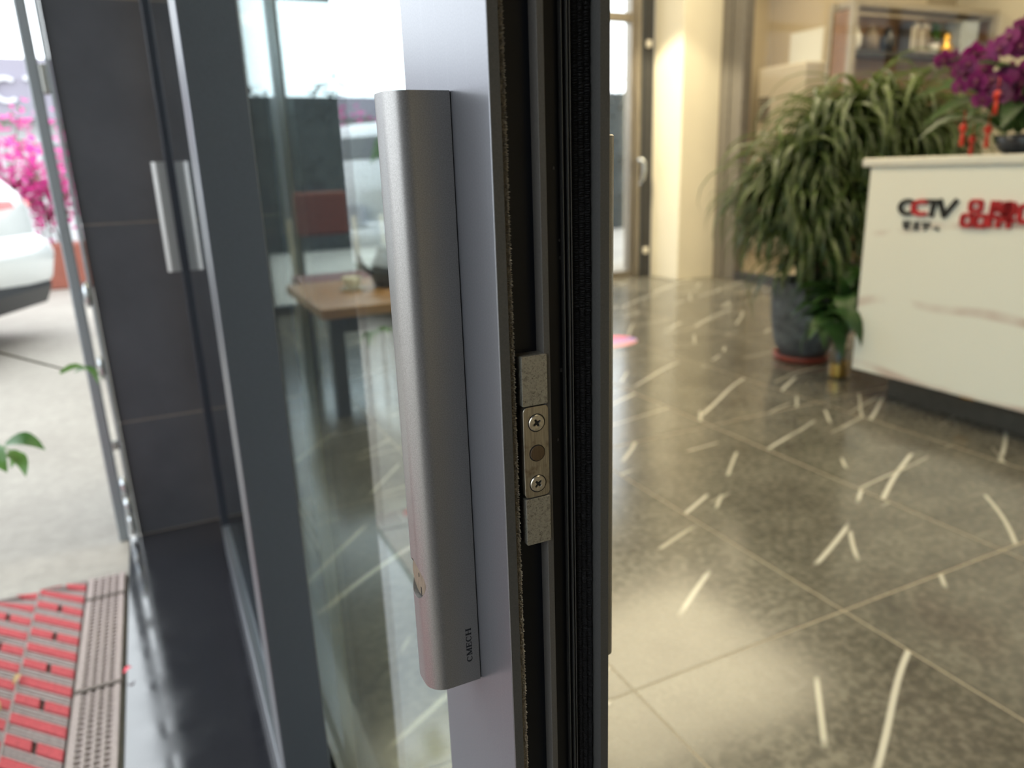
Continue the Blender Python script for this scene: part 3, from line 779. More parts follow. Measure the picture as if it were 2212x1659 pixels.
# ================================================================== SPIDER PLANT IN GREY POT
VR = Vector((0.9, -0.4345, 0)).normalized()      # a horizontal direction along the lobby diagonal
VB = Vector((0.4345, 0.9, 0)).normalized()
pc = Vector((3.085, 2.86, 0))
pl = thing('spider_plant', tuple(pc), 'big bushy spider plant with long arching leaves in a rough grey pot', 'plant')
MB().lathe([(0.118, 0.03), (0.150, 0.10), (0.172, 0.22), (0.178, 0.34), (0.180, 0.43), (0.168, 0.43), (0.160, 0.38)], tuple(pc), 36).build('pot', 'pot_grey', pl, smooth=True)
MB().lathe([(0.12, 0.0), (0.145, 0.005), (0.152, 0.035), (0.140, 0.035), (0.12, 0.012)], tuple(pc), 32).build('saucer', 'saucer_red', pl, smooth=True)
MB().lathe([(0.158, 0.37), (0.05, 0.395)], tuple(pc), 24).build('soil', 'soil', pl)
crowns = [(-0.02, -0.05, 0.80, 26), (-0.14, 0.03, 0.95, 34), (0.08, 0.08, 1.18, 42), (0.27, 0.12, 1.27, 46), (0.48, 0.14, 1.25, 40), (0.16, -0.02, 0.95, 30), (0.38, 0.10, 0.98, 26), (-0.05, 0.02, 1.06, 20), (0.68, 0.22, 1.10, 34)]
st = MB()
for du, dv, z, n in crowns:
    t = pc + VR*du + VB*dv
    st.tube([tuple(pc + VR*du*0.15 + Vector((0, 0, 0.38))), tuple(pc + VR*du*0.55 + VB*dv*0.5 + Vector((0, 0, 0.38+(z-0.38)*0.55))), (t.x, t.y, z)], [0.022, 0.016, 0.012], 7)
st.build('stem', 'bark', pl, smooth=True)
def ribbon(L, w, rise, droop, n=8, fold=0.25):
    """leaf blade leaving the crown along +X and arching down; local mesh"""
    m = MB(); pts = []
    ang = rise; p = Vector((0, 0, 0)); step = L/n
    for i in range(n+1):
        pts.append((p.copy(), ang)); p = p + Vector((math.cos(ang)*step, 0, math.sin(ang)*step)); ang -= droop/n*(0.6+0.9*i/n)
    vs = []; fs = []
    for i, (q, a) in enumerate(pts):
        t = i/n; ww = w*(0.55+0.45*math.sin(min(1, t*2.2)*PI/2))*(1 - max(0, (t-0.45)/0.55)**1.6)
        nx, nz = -math.sin(a), math.cos(a)
        vs += [(q.x+nx*ww*fold, -ww/2, q.z+nz*ww*fold), (q.x, 0, q.z), (q.x+nx*ww*fold, ww/2, q.z+nz*ww*fold)]
    for i in range(n):
        b = i*3; fs += [(b, b+1, b+4, b+3), (b+1, b+2, b+5, b+4)]
    m.add(vs, fs); return m
rnd = random.Random(11)
blades = []
for k in range(14):
    L = rnd.uniform(0.38, 0.62); blades.append(ribbon(L, rnd.uniform(0.020, 0.032), rnd.uniform(0.35, 1.15), rnd.uniform(2.3, 3.2)).mesh('leaf', 'spider_leaf', smooth=True))
def crown_pos(du, dv, z): return VR*du + VB*dv + Vector((0, 0, z))
cnt = 0; extra = MB()
for du, dv, z, n in crowns:
    for k in range(n):
        loc = crown_pos(du + rnd.uniform(-0.03, 0.03), dv + rnd.uniform(-0.03, 0.03), z + rnd.uniform(-0.10, 0.03))
        o = put('leaf', rnd.choice(blades), pl, loc, (rnd.uniform(-0.15, 0.15), rnd.uniform(-0.25, 0.25), 2*PI*(k/n) + rnd.uniform(-0.3, 0.3)), (rnd.uniform(0.75, 1.1),)*3)
        cnt += 1
    for k in range(int(n*7)):     # the many inner blades, too dense to tell apart
        me = rnd.choice(blades)
        loc = crown_pos(du + rnd.uniform(-0.06, 0.06), dv + rnd.uniform(-0.06, 0.06), z + rnd.uniform(-0.30, 0.02))
        M = Matrix.Translation(loc) @ Matrix.Rotation(rnd.uniform(0, 2*PI), 4, 'Z') @ Matrix.Rotation(rnd.uniform(-0.1, 0.6), 4, 'Y') @ Matrix.Scale(rnd.uniform(0.6, 0.95), 4)
        extra.add([tuple(pc + M @ v.co) for v in me.vertices], [tuple(p.vertices) for p in me.polygons])
ex = extra.build('inner_foliage', 'spider_leaf', pl, smooth=True); tag(ex, kind='stuff')

# ---- peace lily cutting in a glass vase
vc = Vector((2.955, 2.50, 0))
va = thing('lily_vase', tuple(vc), 'dark green leafy cutting in a small glass vase beside the counter', 'plant')
MB().lathe([(0.048, 0.0), (0.055, 0.01), (0.055, 0.15), (0.050, 0.155), (0.050, 0.012)], tuple(vc), 24).build('vase', 'clear_glass', va, smooth=True)
MB().lathe([(0.047, 0.012), (0.049, 0.075), (0.03, 0.085)], tuple(vc), 20).build('pebbles', 'gold', va)
def broad_leaf(L, W, curl):
    m = MB(); vs = []; fs = []; n = 7
    for i in range(n+1):
        t = i/n; w = W*math.sin(PI*min(1, 0.06+t*0.94))**0.8*(1-0.25*t)/2
        if i == n: w = 0.0005
        x = L*math.cos(curl*t*0.7)*t; z = L*0.25*math.sin(PI*t*0.9) - curl*L*0.35*t*t
        vs += [(x, -w, z+w*0.35), (x, 0, z), (x, w, z+w*0.35)]
    for i in range(n):
        b = i*3; fs += [(b, b+1, b+4, b+3), (b+1, b+2, b+5, b+4)]
    return m.add(vs, fs)
lily = [broad_leaf(0.26, 0.10, 0.9).mesh('leaf', 'lily_leaf', smooth=True), broad_leaf(0.22, 0.09, 0.5).mesh('leaf', 'lily_leaf', smooth=True)]
rnd = random.Random(5)
stm = MB()
for k in range(46):
    a = rnd.uniform(0, 2*PI); z = rnd.uniform(0.20, 0.46); r = rnd.uniform(0.0, 0.05)
    p = Vector((r*math.cos(a), r*math.sin(a), z))
    put('leaf', lily[k % 2], va, p, (rnd.uniform(-0.3, 0.3), rnd.uniform(-0.7, 0.5), a), (rnd.uniform(0.8, 1.15),)*3)
    stm.tube([tuple(vc + Vector((0, 0, 0.06))), tuple(vc + p)], 0.004, 5)
for q, rz in (((-0.245, -0.10, 0.36), -1.55), ((-0.235, -0.04, 0.29), -1.75)):
    put('leaf', lily[0], va, q, (0.2, 0.25, rz), (1.05,)*3)
    stm.tube([tuple(vc + Vector((0, 0, 0.06))), tuple(vc + Vector((q[0]*0.4, q[1]*0.4, 0.24))), tuple(vc + Vector(q))], 0.004, 5)
stm.build('stem', 'lily_leaf', va)

# ================================================================== ORCHIDS ON THE COUNTER
oc = Vector((3.05, 1.80, 1.030))
orc = thing('orchid', tuple(oc), 'potted magenta moth orchid with dark leaves on the reception counter', 'plant')
MB().lathe([(0.09, 0.0), (0.12, 0.02), (0.13, 0.07), (0.12, 0.07), (0.10, 0.03)], tuple(oc), 24).build('pot', 'dark_ceramic', orc, smooth=True)
MB().lathe([(0.115, 0.06), (0.03, 0.075)], tuple(oc), 20).build('soil', 'soil', orc)
ol = [broad_leaf(0.24, 0.085, 0.7).mesh('leaf', 'orchid_leaf', smooth=True), broad_leaf(0.30, 0.10, 0.4).mesh('leaf', 'orchid_leaf', smooth=True)]
rnd = random.Random(3)
for k in range(30):
    a = 2*PI*k/20*2.4
    put('leaf', ol[k % 2], orc, (-0.03+0.06*math.cos(a), 0.03+0.06*math.sin(a), 0.07+0.012*k/4), (rnd.uniform(-0.3, 0.3), rnd.uniform(-0.75, 0.05), a), (rnd.uniform(0.85, 1.25),)*3)
def petal(L, W, rz, tilt):
    m = MB(); vs = []; fs = []; n = 5
    for i in range(n+1):
        t = i/n; w = W/2*math.sin(PI*min(1, 0.1+0.86*t))**0.55
        vs += [(L*t, -w, 0.12*L*t*t), (L*t, 0, 0.05*L*t), (L*t, w, 0.12*L*t*t)]
    for i in range(n):
        b = i*3; fs += [(b, b+1, b+4, b+3), (b+1, b+2, b+5, b+4)]
    c, s_ = math.cos(rz), math.sin(rz)
    m.add([(x*c-y*s_, x*s_+y*c, z) for x, y, z in vs], fs); return m
bl = MB()
for rz, L, Wd in ((0.0, 0.036, 0.042), (PI, 0.036, 0.042), (PI/2, 0.036, 0.026), (-0.75, 0.034, 0.024), (-PI+0.75, 0.034, 0.024)):
    q = petal(L, Wd, rz, 0); bl.add(q.v, q.f)
bloom_me = bl.mesh('blossom', 'orchid_petal', smooth=True)
lip_me = MB().ball((0, -0.004, 0.008), 0.009, 1, 1.3, 0.8).mesh('lip', 'orchid_lip', smooth=True)
# flower spikes arching towards the entrance
spikes = [[(0.0, 0.0, 0.08), (-0.08, 0.06, 0.26), (-0.20, 0.10, 0.36), (-0.36, 0.12, 0.33)],
          [(0.0, 0.0, 0.08), (-0.05, -0.05, 0.30), (-0.16, -0.06, 0.43), (-0.30, -0.04, 0.40)],
          [(0.02, 0.0, 0.08), (0.0, -0.12, 0.30), (-0.10, -0.20, 0.42), (-0.26, -0.24, 0.36)],
          [(0.0, 0.0, 0.08), (-0.06, -0.02, 0.20), (-0.18, 0.0, 0.27), (-0.33, 0.02, 0.24)]]
rnd = random.Random(21)
for spk in spikes:
    pts = []
    for i in range(len(spk)-1):
        for t in (0, 0.33, 0.66): pts.append(tuple(oc + Vector(spk[i]).lerp(Vector(spk[i+1]), t)))
    pts.append(tuple(oc + Vector(spk[-1])))
    MB().tube(pts, 0.004, 6).build('flower_stem', 'orchid_leaf', orc, smooth=True)
    for k in range(20):
        t = 0.36 + 0.64*k/19; u = t*(len(spk)-1); i = min(int(u), len(spk)-2)
        p = Vector(spk[i]).lerp(Vector(spk[i+1]), u-i) + Vector((rnd.uniform(-0.03, 0.03), rnd.uniform(-0.055, 0.055), rnd.uniform(-0.07, 0.02)))
        o = put('blossom', bloom_me, orc, p, (PI/2 + rnd.uniform(-0.45, 0.45), rnd.uniform(-0.5, 0.5), -PI/2 + 0.45 + rnd.uniform(-0.7, 0.7)), (rnd.uniform(0.85, 1.15),)*3)
        put('lip', lip_me, o)
for k, p in enumerate([(-0.24, 0.12, 0.10), (-0.30, -0.03, 0.20), (-0.2, 0.05, 0.09), (-0.12, 0.16, 0.06), (-0.28, -0.18, 0.22)]):
    q = oc + Vector(p)
    g = MB().ball(tuple(q), 0.014, 1, 1, 1.2).tube([(q.x, q.y, q.z-0.012), (q.x, q.y, q.z-0.065)], [0.006, 0.009], 6).tube([(q.x, q.y, q.z+0.01), (q.x, q.y, q.z+0.06)], 0.0015, 4)
    g.build('ornament', 'ornament_red', orc, smooth=True)

# ---- floor sticker
n = 40
so = MB().prism([(0.20*math.cos(2*PI*k/n), 0.15*math.sin(2*PI*k/n)) for k in range(n)], 0.0, 0.0012).build('floor_sticker', 'sticker', origin=(0, 0, 0))
so.location = (2.43, 3.78, 0.0)
tag(so, 'round pink and violet sticker on the lobby floor beside the door edge', 'sticker')

# ================================================================== OFFICE BEHIND THE PARTITION
ac = thing('air_conditioner', (6.42, 6.36, 0), 'white standing air conditioner with a louvre grille in the office', 'air conditioner')
MB().box(6.25, 6.59, 6.03, 6.69, 0.0, 1.99).build('cabinet', 'white_plastic', ac, bevel=0.02)
for k in range(7): MB().box(6.235, 6.2495, 6.50, 6.65, 1.45+0.037*k, 1.471+0.037*k).build('louvre', 'grey_metal', ac)
pp = MB().box(6.590, 6.598, 6.15, 6.60, 1.94, 2.34).build('paper_sheet', 'paper', origin=(6.594, 6.37, 2.14))
tag(pp, 'pale sheet of paper on the beige office wall', 'paper')
BX0, BX1, BY0, BY1 = 5.24, 6.96, 4.60, 4.80
bc = thing('bookcase', ((BX0+BX1)/2, BY0, 0), 'grey framed open bookcase with wooden back behind the orchid', 'bookcase')
for x in (BX0, BX1):
    for y in (BY0, BY1): MB().box(x-0.03, x+0.03, y-0.02, y+0.02, 0.0, 2.225).build('post', 'shelf_grey', bc, bevel=0.003)
MB().box(BX0+0.03, BX1-0.03, BY0-0.02, BY1+0.02, 2.175, 2.225).build('top', 'shelf_grey', bc, bevel=0.003)
SZ = 1.858
for z in (SZ, 1.44, 1.02, 0.60, 0.15):
    MB().box(BX0+0.03, BX1-0.03, BY0-0.01, BY1-0.02, z-0.035, z).build('shelf', 'dark_frame', bc)
MB().box(BX0+0.03, BX1-0.03, BY1-0.018, BY1-0.004, 0.16, 2.155).build('back_panel', 'shelf_wood', bc)
for x in (BX0-0.012, BX1-0.005):
    MB().box(x, x+0.017, BY0+0.021, BY1-0.021, 0.16, 2.155).build('side_panel', 'shelf_wood', bc)
rnd = random.Random(9)
x = 5.98
for k in range(6):
    t = rnd.uniform(0.028, 0.045); h = rnd.uniform(0.20, 0.26)
    mt = ['book_a', 'book_a', 'book_b', 'book_c', 'book_b', 'book_b'][k]
    b = thing('book', (x, BY0+0.05, SZ), '%s book on the upper bookcase shelf' % ['leftmost charcoal', 'second, charcoal, upright', 'third, cream', 'fourth, brown, leaning', 'fifth, cream, leaning', 'rightmost cream, most slanted'][k], 'book', 'books on the upper shelf')
    b.rotation_euler = (0, -0.03*k, 0)
    MB().box(x, x+t, BY0+0.05, BY0+0.17, SZ+0.001, SZ+h).build('cover', mt, b, bevel=0.002)
    MB().box(x+0.004, x+t-0.004, BY0+0.0485, BY0+0.0498, SZ+0.02, SZ+h-0.02).build('spine_band', 'book_b' if mt != 'book_b' else 'book_c', b)
    x += t + 0.010
gp = thing('gold_ornament', (6.47, BY0+0.08, SZ), 'golden gourd ornament on the upper bookcase shelf', 'ornament')
MB().lathe([(0.05, 0.012), (0.06, 0.03), (0.062, 0.07), (0.032, 0.11), (0.042, 0.14), (0.024, 0.175), (0.006, 0.19)], (6.47, BY0+0.08, SZ), 16).build('body', 'gold', gp, smooth=True)
MB().lathe([(0.065, 0.0), (0.065, 0.012)], (6.47, BY0+0.08, SZ), 16).build('foot', 'shelf_wood', gp)
sm = thing('shelf_plant', (6.34, BY0+0.10, SZ), 'small bright green plant behind the golden ornament on the bookcase', 'plant')
MB().lathe([(0.035, 0.0), (0.05, 0.09), (0.044, 0.09), (0.03, 0.02)], (6.34, BY0+0.10, SZ), 16).build('pot', 'white_ceramic', sm, smooth=True)
lf = broad_leaf(0.09, 0.04, 0.6).mesh('leaf', 'tree_leaf', smooth=True)
for k in range(26):
    put('leaf', lf, sm, (rnd.uniform(-.02, .02), rnd.uniform(-.04, .01), 0.10+rnd.uniform(0, 0.11)), (rnd.uniform(-.4, .4), rnd.uniform(-0.9, 0.0), rnd.uniform(0, 2*PI)))
tag(MB().box(6.58, 6.80, BY0+0.02, BY0+0.17, SZ+0.001, 2.13).build('storage_box', 'box_blue', bevel=0.004), 'pale blue box at the right end of the upper bookcase shelf', 'box')
jar_mats = [('white_ceramic', 'white lidded jar at the left of the upper bookcase shelf'), ('book_c', 'brown lidded jar second from the left on the bookcase'), ('dark_ceramic', 'dark lidded jar beside the bookcase books')]
for k, (mt, lb) in enumerate(jar_mats):
    x = 5.36 + 0.2*k
    j = thing('jar', (x, BY0+0.09, SZ), lb, 'jar', 'jars on the upper shelf')
    MB().lathe([(0.04, 0.0), (0.062, 0.05), (0.06, 0.12), (0.035, 0.155), (0.035, 0.17)], (x, BY0+0.09, SZ), 18).build('body', mt, j, smooth=True)
    MB().lathe([(0.040, 0.168), (0.040, 0.18), (0.012, 0.19), (0.014, 0.205)], (x, BY0+0.09, SZ), 14).build('lid', mt, j, smooth=True)

# ================================================================== TEA TABLE SEEN THROUGH THE NEAR DOOR
tb = thing('tea_table', (1.15, 3.55, 0), 'low brown wooden table seen through the door glass', 'table')
MB().box(0.60, 1.80, 3.12, 3.98, 0.455, 0.50).build('tabletop', 'table_wood', tb, bevel=0.006)
for x in (0.64, 1.70):
    for y in (3.17, 3.88): MB().box(x, x+0.06, y, y+0.06, 0.0, 0.455).build('leg', 'dark_frame', tb)
MB().box(0.70, 1.70, 3.16, 3.18, 0.385, 0.455).build('apron', 'dark_frame', tb)
MB().box(0.70, 1.70, 3.92, 3.94, 0.385, 0.455).build('apron', 'dark_frame', tb)
def chair(x, y, label):
    c = thing('chair', (x, y, 0), label, 'chair', 'maroon chairs at the wooden table')
    MB().box(x-0.22, x+0.22, y-0.22, y+0.22, 0.42, 0.48).build('seat', 'maroon', c, bevel=0.02)
    MB().box(x-0.16, x+0.15, y+0.20, y+0.245, 0.70, 0.95).build('backrest', 'maroon', c, bevel=0.02, seg=3)
    for sx_ in (-0.19, 0.19):
        MB().tube([(x+sx_, y+0.20, 0.0), (x+sx_, y+0.21, 0.46), (x+sx_, y+0.25, 0.80)], 0.013, 8).build('back_leg', 'grey_metal', c, smooth=True)
        MB().tube([(x+sx_, y-0.19, 0.0), (x+sx_, y-0.19, 0.43)], 0.013, 8).build('leg', 'grey_metal', c, smooth=True)
    return c
chair(0.93, 4.28, 'maroon chair left behind the wooden table, seen through the door glass')
chair(1.48, 4.28, 'maroon chair right behind the wooden table')
cup = thing('tea_cup', (0.86, 3.62, 0.50), 'white cup on the low wooden table', 'cup')
MB().lathe([(0.022, 0.0), (0.04, 0.02), (0.048, 0.06), (0.044, 0.06), (0.03, 0.012)], (0.86, 3.62, 0.50), 18).build('bowl', 'white_ceramic', cup, smooth=True)
MB().lathe([(0.055, 0.0), (0.065, 0.006)], (0.86, 3.62, 0.4995), 18).build('saucer', 'white_ceramic', cup)
kt = thing('kettle', (1.04, 3.60, 0.50), 'dark kettle on the low wooden table behind the handle', 'kettle')
MB().lathe([(0.07, 0.0), (0.085, 0.04), (0.08, 0.11), (0.05, 0.17), (0.052, 0.19), (0.01, 0.205)], (1.04, 3.60, 0.50), 20).build('body', 'dark_ceramic', kt, smooth=True)
MB().tube([(0.97, 3.60, 0.56), (0.92, 3.60, 0.60), (0.90, 3.60, 0.66)], [0.016, 0.012, 0.009], 8).build('spout', 'dark_ceramic', kt, smooth=True)
MB().tube([(1.10, 3.60, 0.55), (1.16, 3.60, 0.58), (1.16, 3.60, 0.65), (1.09, 3.60, 0.67)], 0.009, 8).build('grip', 'dark_ceramic', kt, smooth=True)

# ================================================================== OUTSIDE: DOOR MAT
mt = thing('door_mat', (-0.19, 2.12, 0), 'red and grey ribbed entrance mat with a pierced grey border', 'mat')
MX1, MB_, MY0, MY1 = -0.193, -0.284, 0.10, 2.125
MB().box(-1.45, MX1, MY0, MY1, -0.004, 0.004).build('backing', 'mat_base', mt)
bdr = MB()
for x in (-0.284, -0.2585, -0.2420, -0.2255, -0.2090): bdr.box(x, x+0.0055 + (0.008 if x < -0.28 else 0) + (0.006 if x > -0.21 else 0), MY0, MY1, 0.004, 0.012)
yy = MY0
while yy < MY1:
    bdr.box(-0.284, -0.197, yy, yy+0.0065, 0.004, 0.0105); yy += 0.0165
bdr.build('border_grid', 'mat_grey', mt)
for y_ in (2.00, 1.60, 1.20, 0.80):
    MB().box(-0.285, -0.194, y_, y_+0.012, 0.004, 0.0135).build('border_joint', 'mat_base', mt)
colx = [(-0.396, -0.290), (-0.512, -0.402), (-0.628, -0.518), (-0.744, -0.634), (-0.860, -0.750), (-0.976, -0.866), (-1.092, -0.982), (-1.208, -1.098), (-1.324, -1.214), (-1.44, -1.33)]
PIT = 0.0665
far_red = MB(); ribs = MB()
def strip(m, xa, xb, ya, w, z0, z1):
    """45 degree strip: from (xa, ya) to (xb, ya-(xb-xa)), width w along Y, clipped to the mat"""
    n = 1; L = xb-xa
    def cl(v): return min(MY1, max(MY0, v))
    poly = [(xa, cl(ya)), (xb, cl(ya-L)), (xb, cl(ya-L+w)), (xa, cl(ya+w))]
    if abs(poly[2][1]-poly[1][1]) < 1e-5 and abs(poly[3][1]-poly[0][1]) < 1e-5: return False
    if abs(poly[3][1]-poly[0][1]) < 1e-5: poly = poly[:3]
    elif abs(poly[2][1]-poly[1][1]) < 1e-5: poly = [poly[0], poly[1], poly[3]]
    m.prism(poly, z0, z1); return True
for ci, (xa, xb) in enumerate(colx):
    k = 0; y_ = MY0 + 0.01 + (0.02 if ci % 2 else 0)
    while y_ < MY1 + 0.12:
        cuts = [(xa, xb)] if k % 2 == 0 else [(xa, xa+(xb-xa)*0.46), (xa+(xb-xa)*0.56, xb)]
        for (p, q) in cuts:
            ys_ = y_ - (p-xa)
            m = MB() if ci < 3 and y_ > 1.15 else far_red
            ok = strip(m, p, q, ys_, 0.029, 0.004, 0.013)
            if ok and m is not far_red: m.build('carpet_strip', 'mat_red', mt)
        for r in range(3): strip(ribs, xa, xb, y_+0.033+0.0115*r, 0.0052, 0.004, 0.0110)
        k += 1; y_ += PIT
tag(far_red.build('carpet_strips', 'mat_red', mt), kind='stuff')
tag(ribs.build('ribs', 'mat_grey', mt), kind='stuff')
for ci in range(len(colx)):
    x = colx[ci][0]-0.0045
    MB().box(x, x+0.0035, MY0, MY1, 0.004, 0.0118).build('seam', 'mat_grey', mt)
rnd = random.Random(2)
def litter(name, x, y, z, s, mat, label, cat, rz):
    m = broad_leaf(s, s*0.6, 0.3); m.v = [(a, b, c+0.3*s*abs(math.sin(a*90))) for a, b, c in m.v]
    o = m.build(name, mat, smooth=True); o.location = (x, y, z); o.rotation_euler = (0.1, 0.1, rz); return tag(o, label, cat)
litter('petal', -0.192, 1.63, 0.013, 0.020, 'petal_red', 'small bright red petal on the edge of the mat border', 'petal', 0.4)
litter('dry_leaf', -0.475, 1.90, 0.015, 0.035, 'petal_red', 'orange red fallen petal on the red mat strips', 'petal', 1.4)
litter('dry_leaf', -0.405, 1.705, 0.013, 0.024, 'dry_leaf', 'tan dry leaf lying on the mat seam, farther one', 'leaf', 0.9)
litter('dry_leaf', -0.418, 1.62, 0.013, 0.026, 'dry_leaf', 'tan dry leaf lying on the mat seam, nearer one', 'leaf', 2.2)

# ================================================================== OUTSIDE: SLENDER POTTED TREE (only its leaves reach into view)
tp = Vector((-0.78, 1.55, 0))
tr_ = thing('potted_tree', tuple(tp), 'slender potted tree whose green leaves hang in at the left edge', 'tree')
MB().lathe([(0.12, 0.0), (0.16, 0.25), (0.175, 0.30), (0.155, 0.30), (0.14, 0.26)], (tp.x, tp.y, 0.0145), 24).build('pot', 'terracotta', tr_, smooth=True)
MB().lathe([(0.15, 0.27), (0.02, 0.285)], (tp.x, tp.y, -0.004), 20).build('soil', 'soil', tr_)
MB().tube([(tp.x, tp.y, 0.27), (tp.x+0.02, tp.y+0.03, 0.7), (tp.x+0.05, tp.y+0.02, 1.2), (tp.x+0.04, tp.y, 1.75)], [0.02, 0.017, 0.013, 0.007], 8).build('trunk', 'bark', tr_, smooth=True)
tl = broad_leaf(0.085, 0.045, 0.6).mesh('leaf', 'tree_leaf', smooth=True)
tl2 = broad_leaf(0.15, 0.055, 0.8).mesh('leaf', 'tree_leaf', smooth=True)
rnd = random.Random(4)
for (tx, ty, tz, z0, nb) in [(-0.20, 1.80, 0.66, 0.85, 2), (-0.345, 1.80, 0.50, 0.75, 4), (-0.43, 2.32, 1.42, 1.25, 4), (-0.45, 2.30, 1.12, 1.05, 3), (-0.62, 1.75, 1.60, 1.5, 5), (-0.6, 1.35, 1.4, 1.3, 5), (-0.55, 1.7, 0.95, 0.9, 3), (-0.95, 1.7, 1.3, 1.1, 5), (-0.8, 1.3, 1.7, 1.5, 5)]:
    a = Vector((tp.x+0.03, tp.y+0.02, z0)); b = Vector((tx, ty, tz)); mid = a.lerp(b, 0.55) + Vector((0, 0, 0.06))
    MB().tube([tuple(a), tuple(mid), tuple(b)], [0.005, 0.003, 0.0018], 5).build('branch', 'bark', tr_, smooth=True)
    dr = math.atan2(b.y-a.y, b.x-a.x)
    for k in range(nb):
        q = b - tp + Vector((rnd.uniform(-0.02, 0.02), rnd.uniform(-0.02, 0.02), rnd.uniform(-0.02, 0.02)))
        put('leaf', tl if tz < 0.8 else tl2, tr_, q, (rnd.uniform(-0.6, 0.6), rnd.uniform(0.1, 1.0), dr + (k-nb/2)*0.8 + rnd.uniform(-0.3, 0.3)), (rnd.uniform(0.7, 1.1),)*3)

# ================================================================== OUTSIDE: WHITE CAR
A_ = Vector((-0.60, 6.35, -0.004))                 # rear right corner
dv_ = Vector((-0.43, -0.90, 0)).normalized()       # along the rear bumper
nv_ = Vector((-0.90, 0.43, 0)).normalized()        # towards the car's front
CW = 1.84
cc = A_ + dv_*CW/2
car = thing('car', tuple(cc), 'white hatchback parked outside beyond the dark pillar', 'car')
def cpt(u, v, w): return tuple(cc + nv_*u + dv_*v + Vector((0, 0, w)))
prof = [(0.05, 0.34), (-0.02, 0.42), (-0.06, 0.58), (-0.03, 0.66), (0.05, 0.72), (0.06, 0.90), (0.10, 1.00), (0.36, 1.32), (0.52, 1.42), (1.2, 1.48), (2.1, 1.46), (2.6, 1.30), (3.05, 1.02), (3.9, 0.90), (4.25, 0.74), (4.30, 0.5), (4.22, 0.34)]
vsl = []
stations = [(-0.92, 0.0), (-0.915, 0.3), (-0.88, 0.65), (-0.78, 0.92), (-0.5, 1.0), (0, 1.02), (0.5, 1.0), (0.78, 0.92), (0.88, 0.65), (0.915, 0.3), (0.92, 0.0)]
m = MB(); rings = []
for v, bul in stations:
    ring = []
    for (u, w) in prof:
        side = abs(v)/0.92
        uu = u + (0.20*(1-bul) if u < 1.0 else (-0.25*(1-bul) if u > 3.4 else 0))
        ww = w
        vv = v
        if w > 0.95: vv = v*(1 - 0.28*(w-0.95)/0.53); ww = w - 0.03*(1-bul)
        ring.append(cpt(uu, vv, ww))
    rings.append(ring)
n = len(prof); o0 = []
vs = [p for r in rings for p in r]; fs = []
for i in range(len(rings)-1):
    for k in range(n):
        fs.append((i*n+k, i*n+(k+1) % n, (i+1)*n+(k+1) % n, (i+1)*n+k))
fs += [tuple(range(n)), tuple(reversed(range((len(rings)-1)*n, len(rings)*n)))]
body = m.add(vs, fs).build('body', 'car_white', car, auto=40)
lb = MB()
lower = [(0.18, 0.20), (0.02, 0.24), (-0.035, 0.36), (-0.02, 0.44), (0.25, 0.44), (0.4, 0.2)]
ring = []
for v, off in ((-0.90, 0.22), (-0.78, 0.06), (0, 0), (0.78, 0.06), (0.90, 0.22)): ring.append([cpt(u+off-0.012, v, w) for u, w in lower])
nn = len(lower)
lb.add([p for r in ring for p in r], [(i*nn+k, i*nn+(k+1) % nn, (i+1)*nn+(k+1) % nn, (i+1)*nn+k) for i in range(4) for k in range(nn)] + [tuple(range(nn)), tuple(reversed(range(4*nn, 5*nn)))])
lb.build('rear_bumper', 'car_dark', car)
MB().add([cpt(0.21, -0.62, 1.15), cpt(0.21, 0.62, 1.15), cpt(0.335, 0.56, 1.31), cpt(0.335, -0.56, 1.31), cpt(0.25, -0.62, 1.13), cpt(0.25, 0.62, 1.13), cpt(0.36, 0.56, 1.29), cpt(0.36, -0.56, 1.29)],
         [(3,2,1,0),(4,5,6,7),(0,1,5,4),(1,2,6,5),(2,3,7,6),(3,0,4,7)]).build('rear_window', 'car_glass', car)
for sgn in (-1, 1):
    MB().add([cpt(0.035, sgn*0.40, 0.895), cpt(0.10, sgn*0.86, 0.905), cpt(0.12, sgn*0.86, 0.95), cpt(0.055, sgn*0.40, 0.95), cpt(0.2, sgn*0.40, 0.895), cpt(0.35, sgn*0.885, 0.905), cpt(0.35, sgn*0.885, 0.95), cpt(0.2, sgn*0.40, 0.95)],
             [(3,2,1,0),(4,5,6,7),(0,1,5,4),(1,2,6,5),(2,3,7,6),(3,0,4,7)]).build('tail_light', 'tail_red', car)
    MB().add([cpt(0.9, sgn*0.80, 1.05), cpt(2.7, sgn*0.80, 1.05), cpt(2.1, sgn*0.72, 1.38), cpt(1.1, sgn*0.72, 1.38), cpt(0.9, sgn*0.76, 1.05), cpt(2.7, sgn*0.76, 1.05), cpt(2.1, sgn*0.68, 1.38), cpt(1.1, sgn*0.68, 1.38)],
             [(3,2,1,0),(4,5,6,7),(0,1,5,4),(1,2,6,5),(2,3,7,6),(3,0,4,7)]).build('side_window', 'car_glass', car)
    for u in (0.85, 3.45):
        c0 = Vector(cpt(u, sgn*0.80, 0.31)); ax = dv_
        w_ = MB(); ringv = []
        for t, rr in ((-0.11, 0.27), (-0.10, 0.31), (0.10, 0.31), (0.11, 0.27), (0.105, 0.19), (0.08, 0.17)):
            ringv.append([tuple(c0 + ax*t*sgn + nv_*rr*math.cos(2*PI*k/28) + Vector((0, 0, 1))*rr*math.sin(2*PI*k/28)) for k in range(28)])
        w_.add([p for r in ringv for p in r], [(i*28+k, i*28+(k+1) % 28, (i+1)*28+(k+1) % 28, (i+1)*28+k) for i in range(5) for k in range(28)] + [tuple(range(28)), tuple(reversed(range(140, 168)))])
        wh = w_.build('wheel', 'tyre', car, smooth=False)
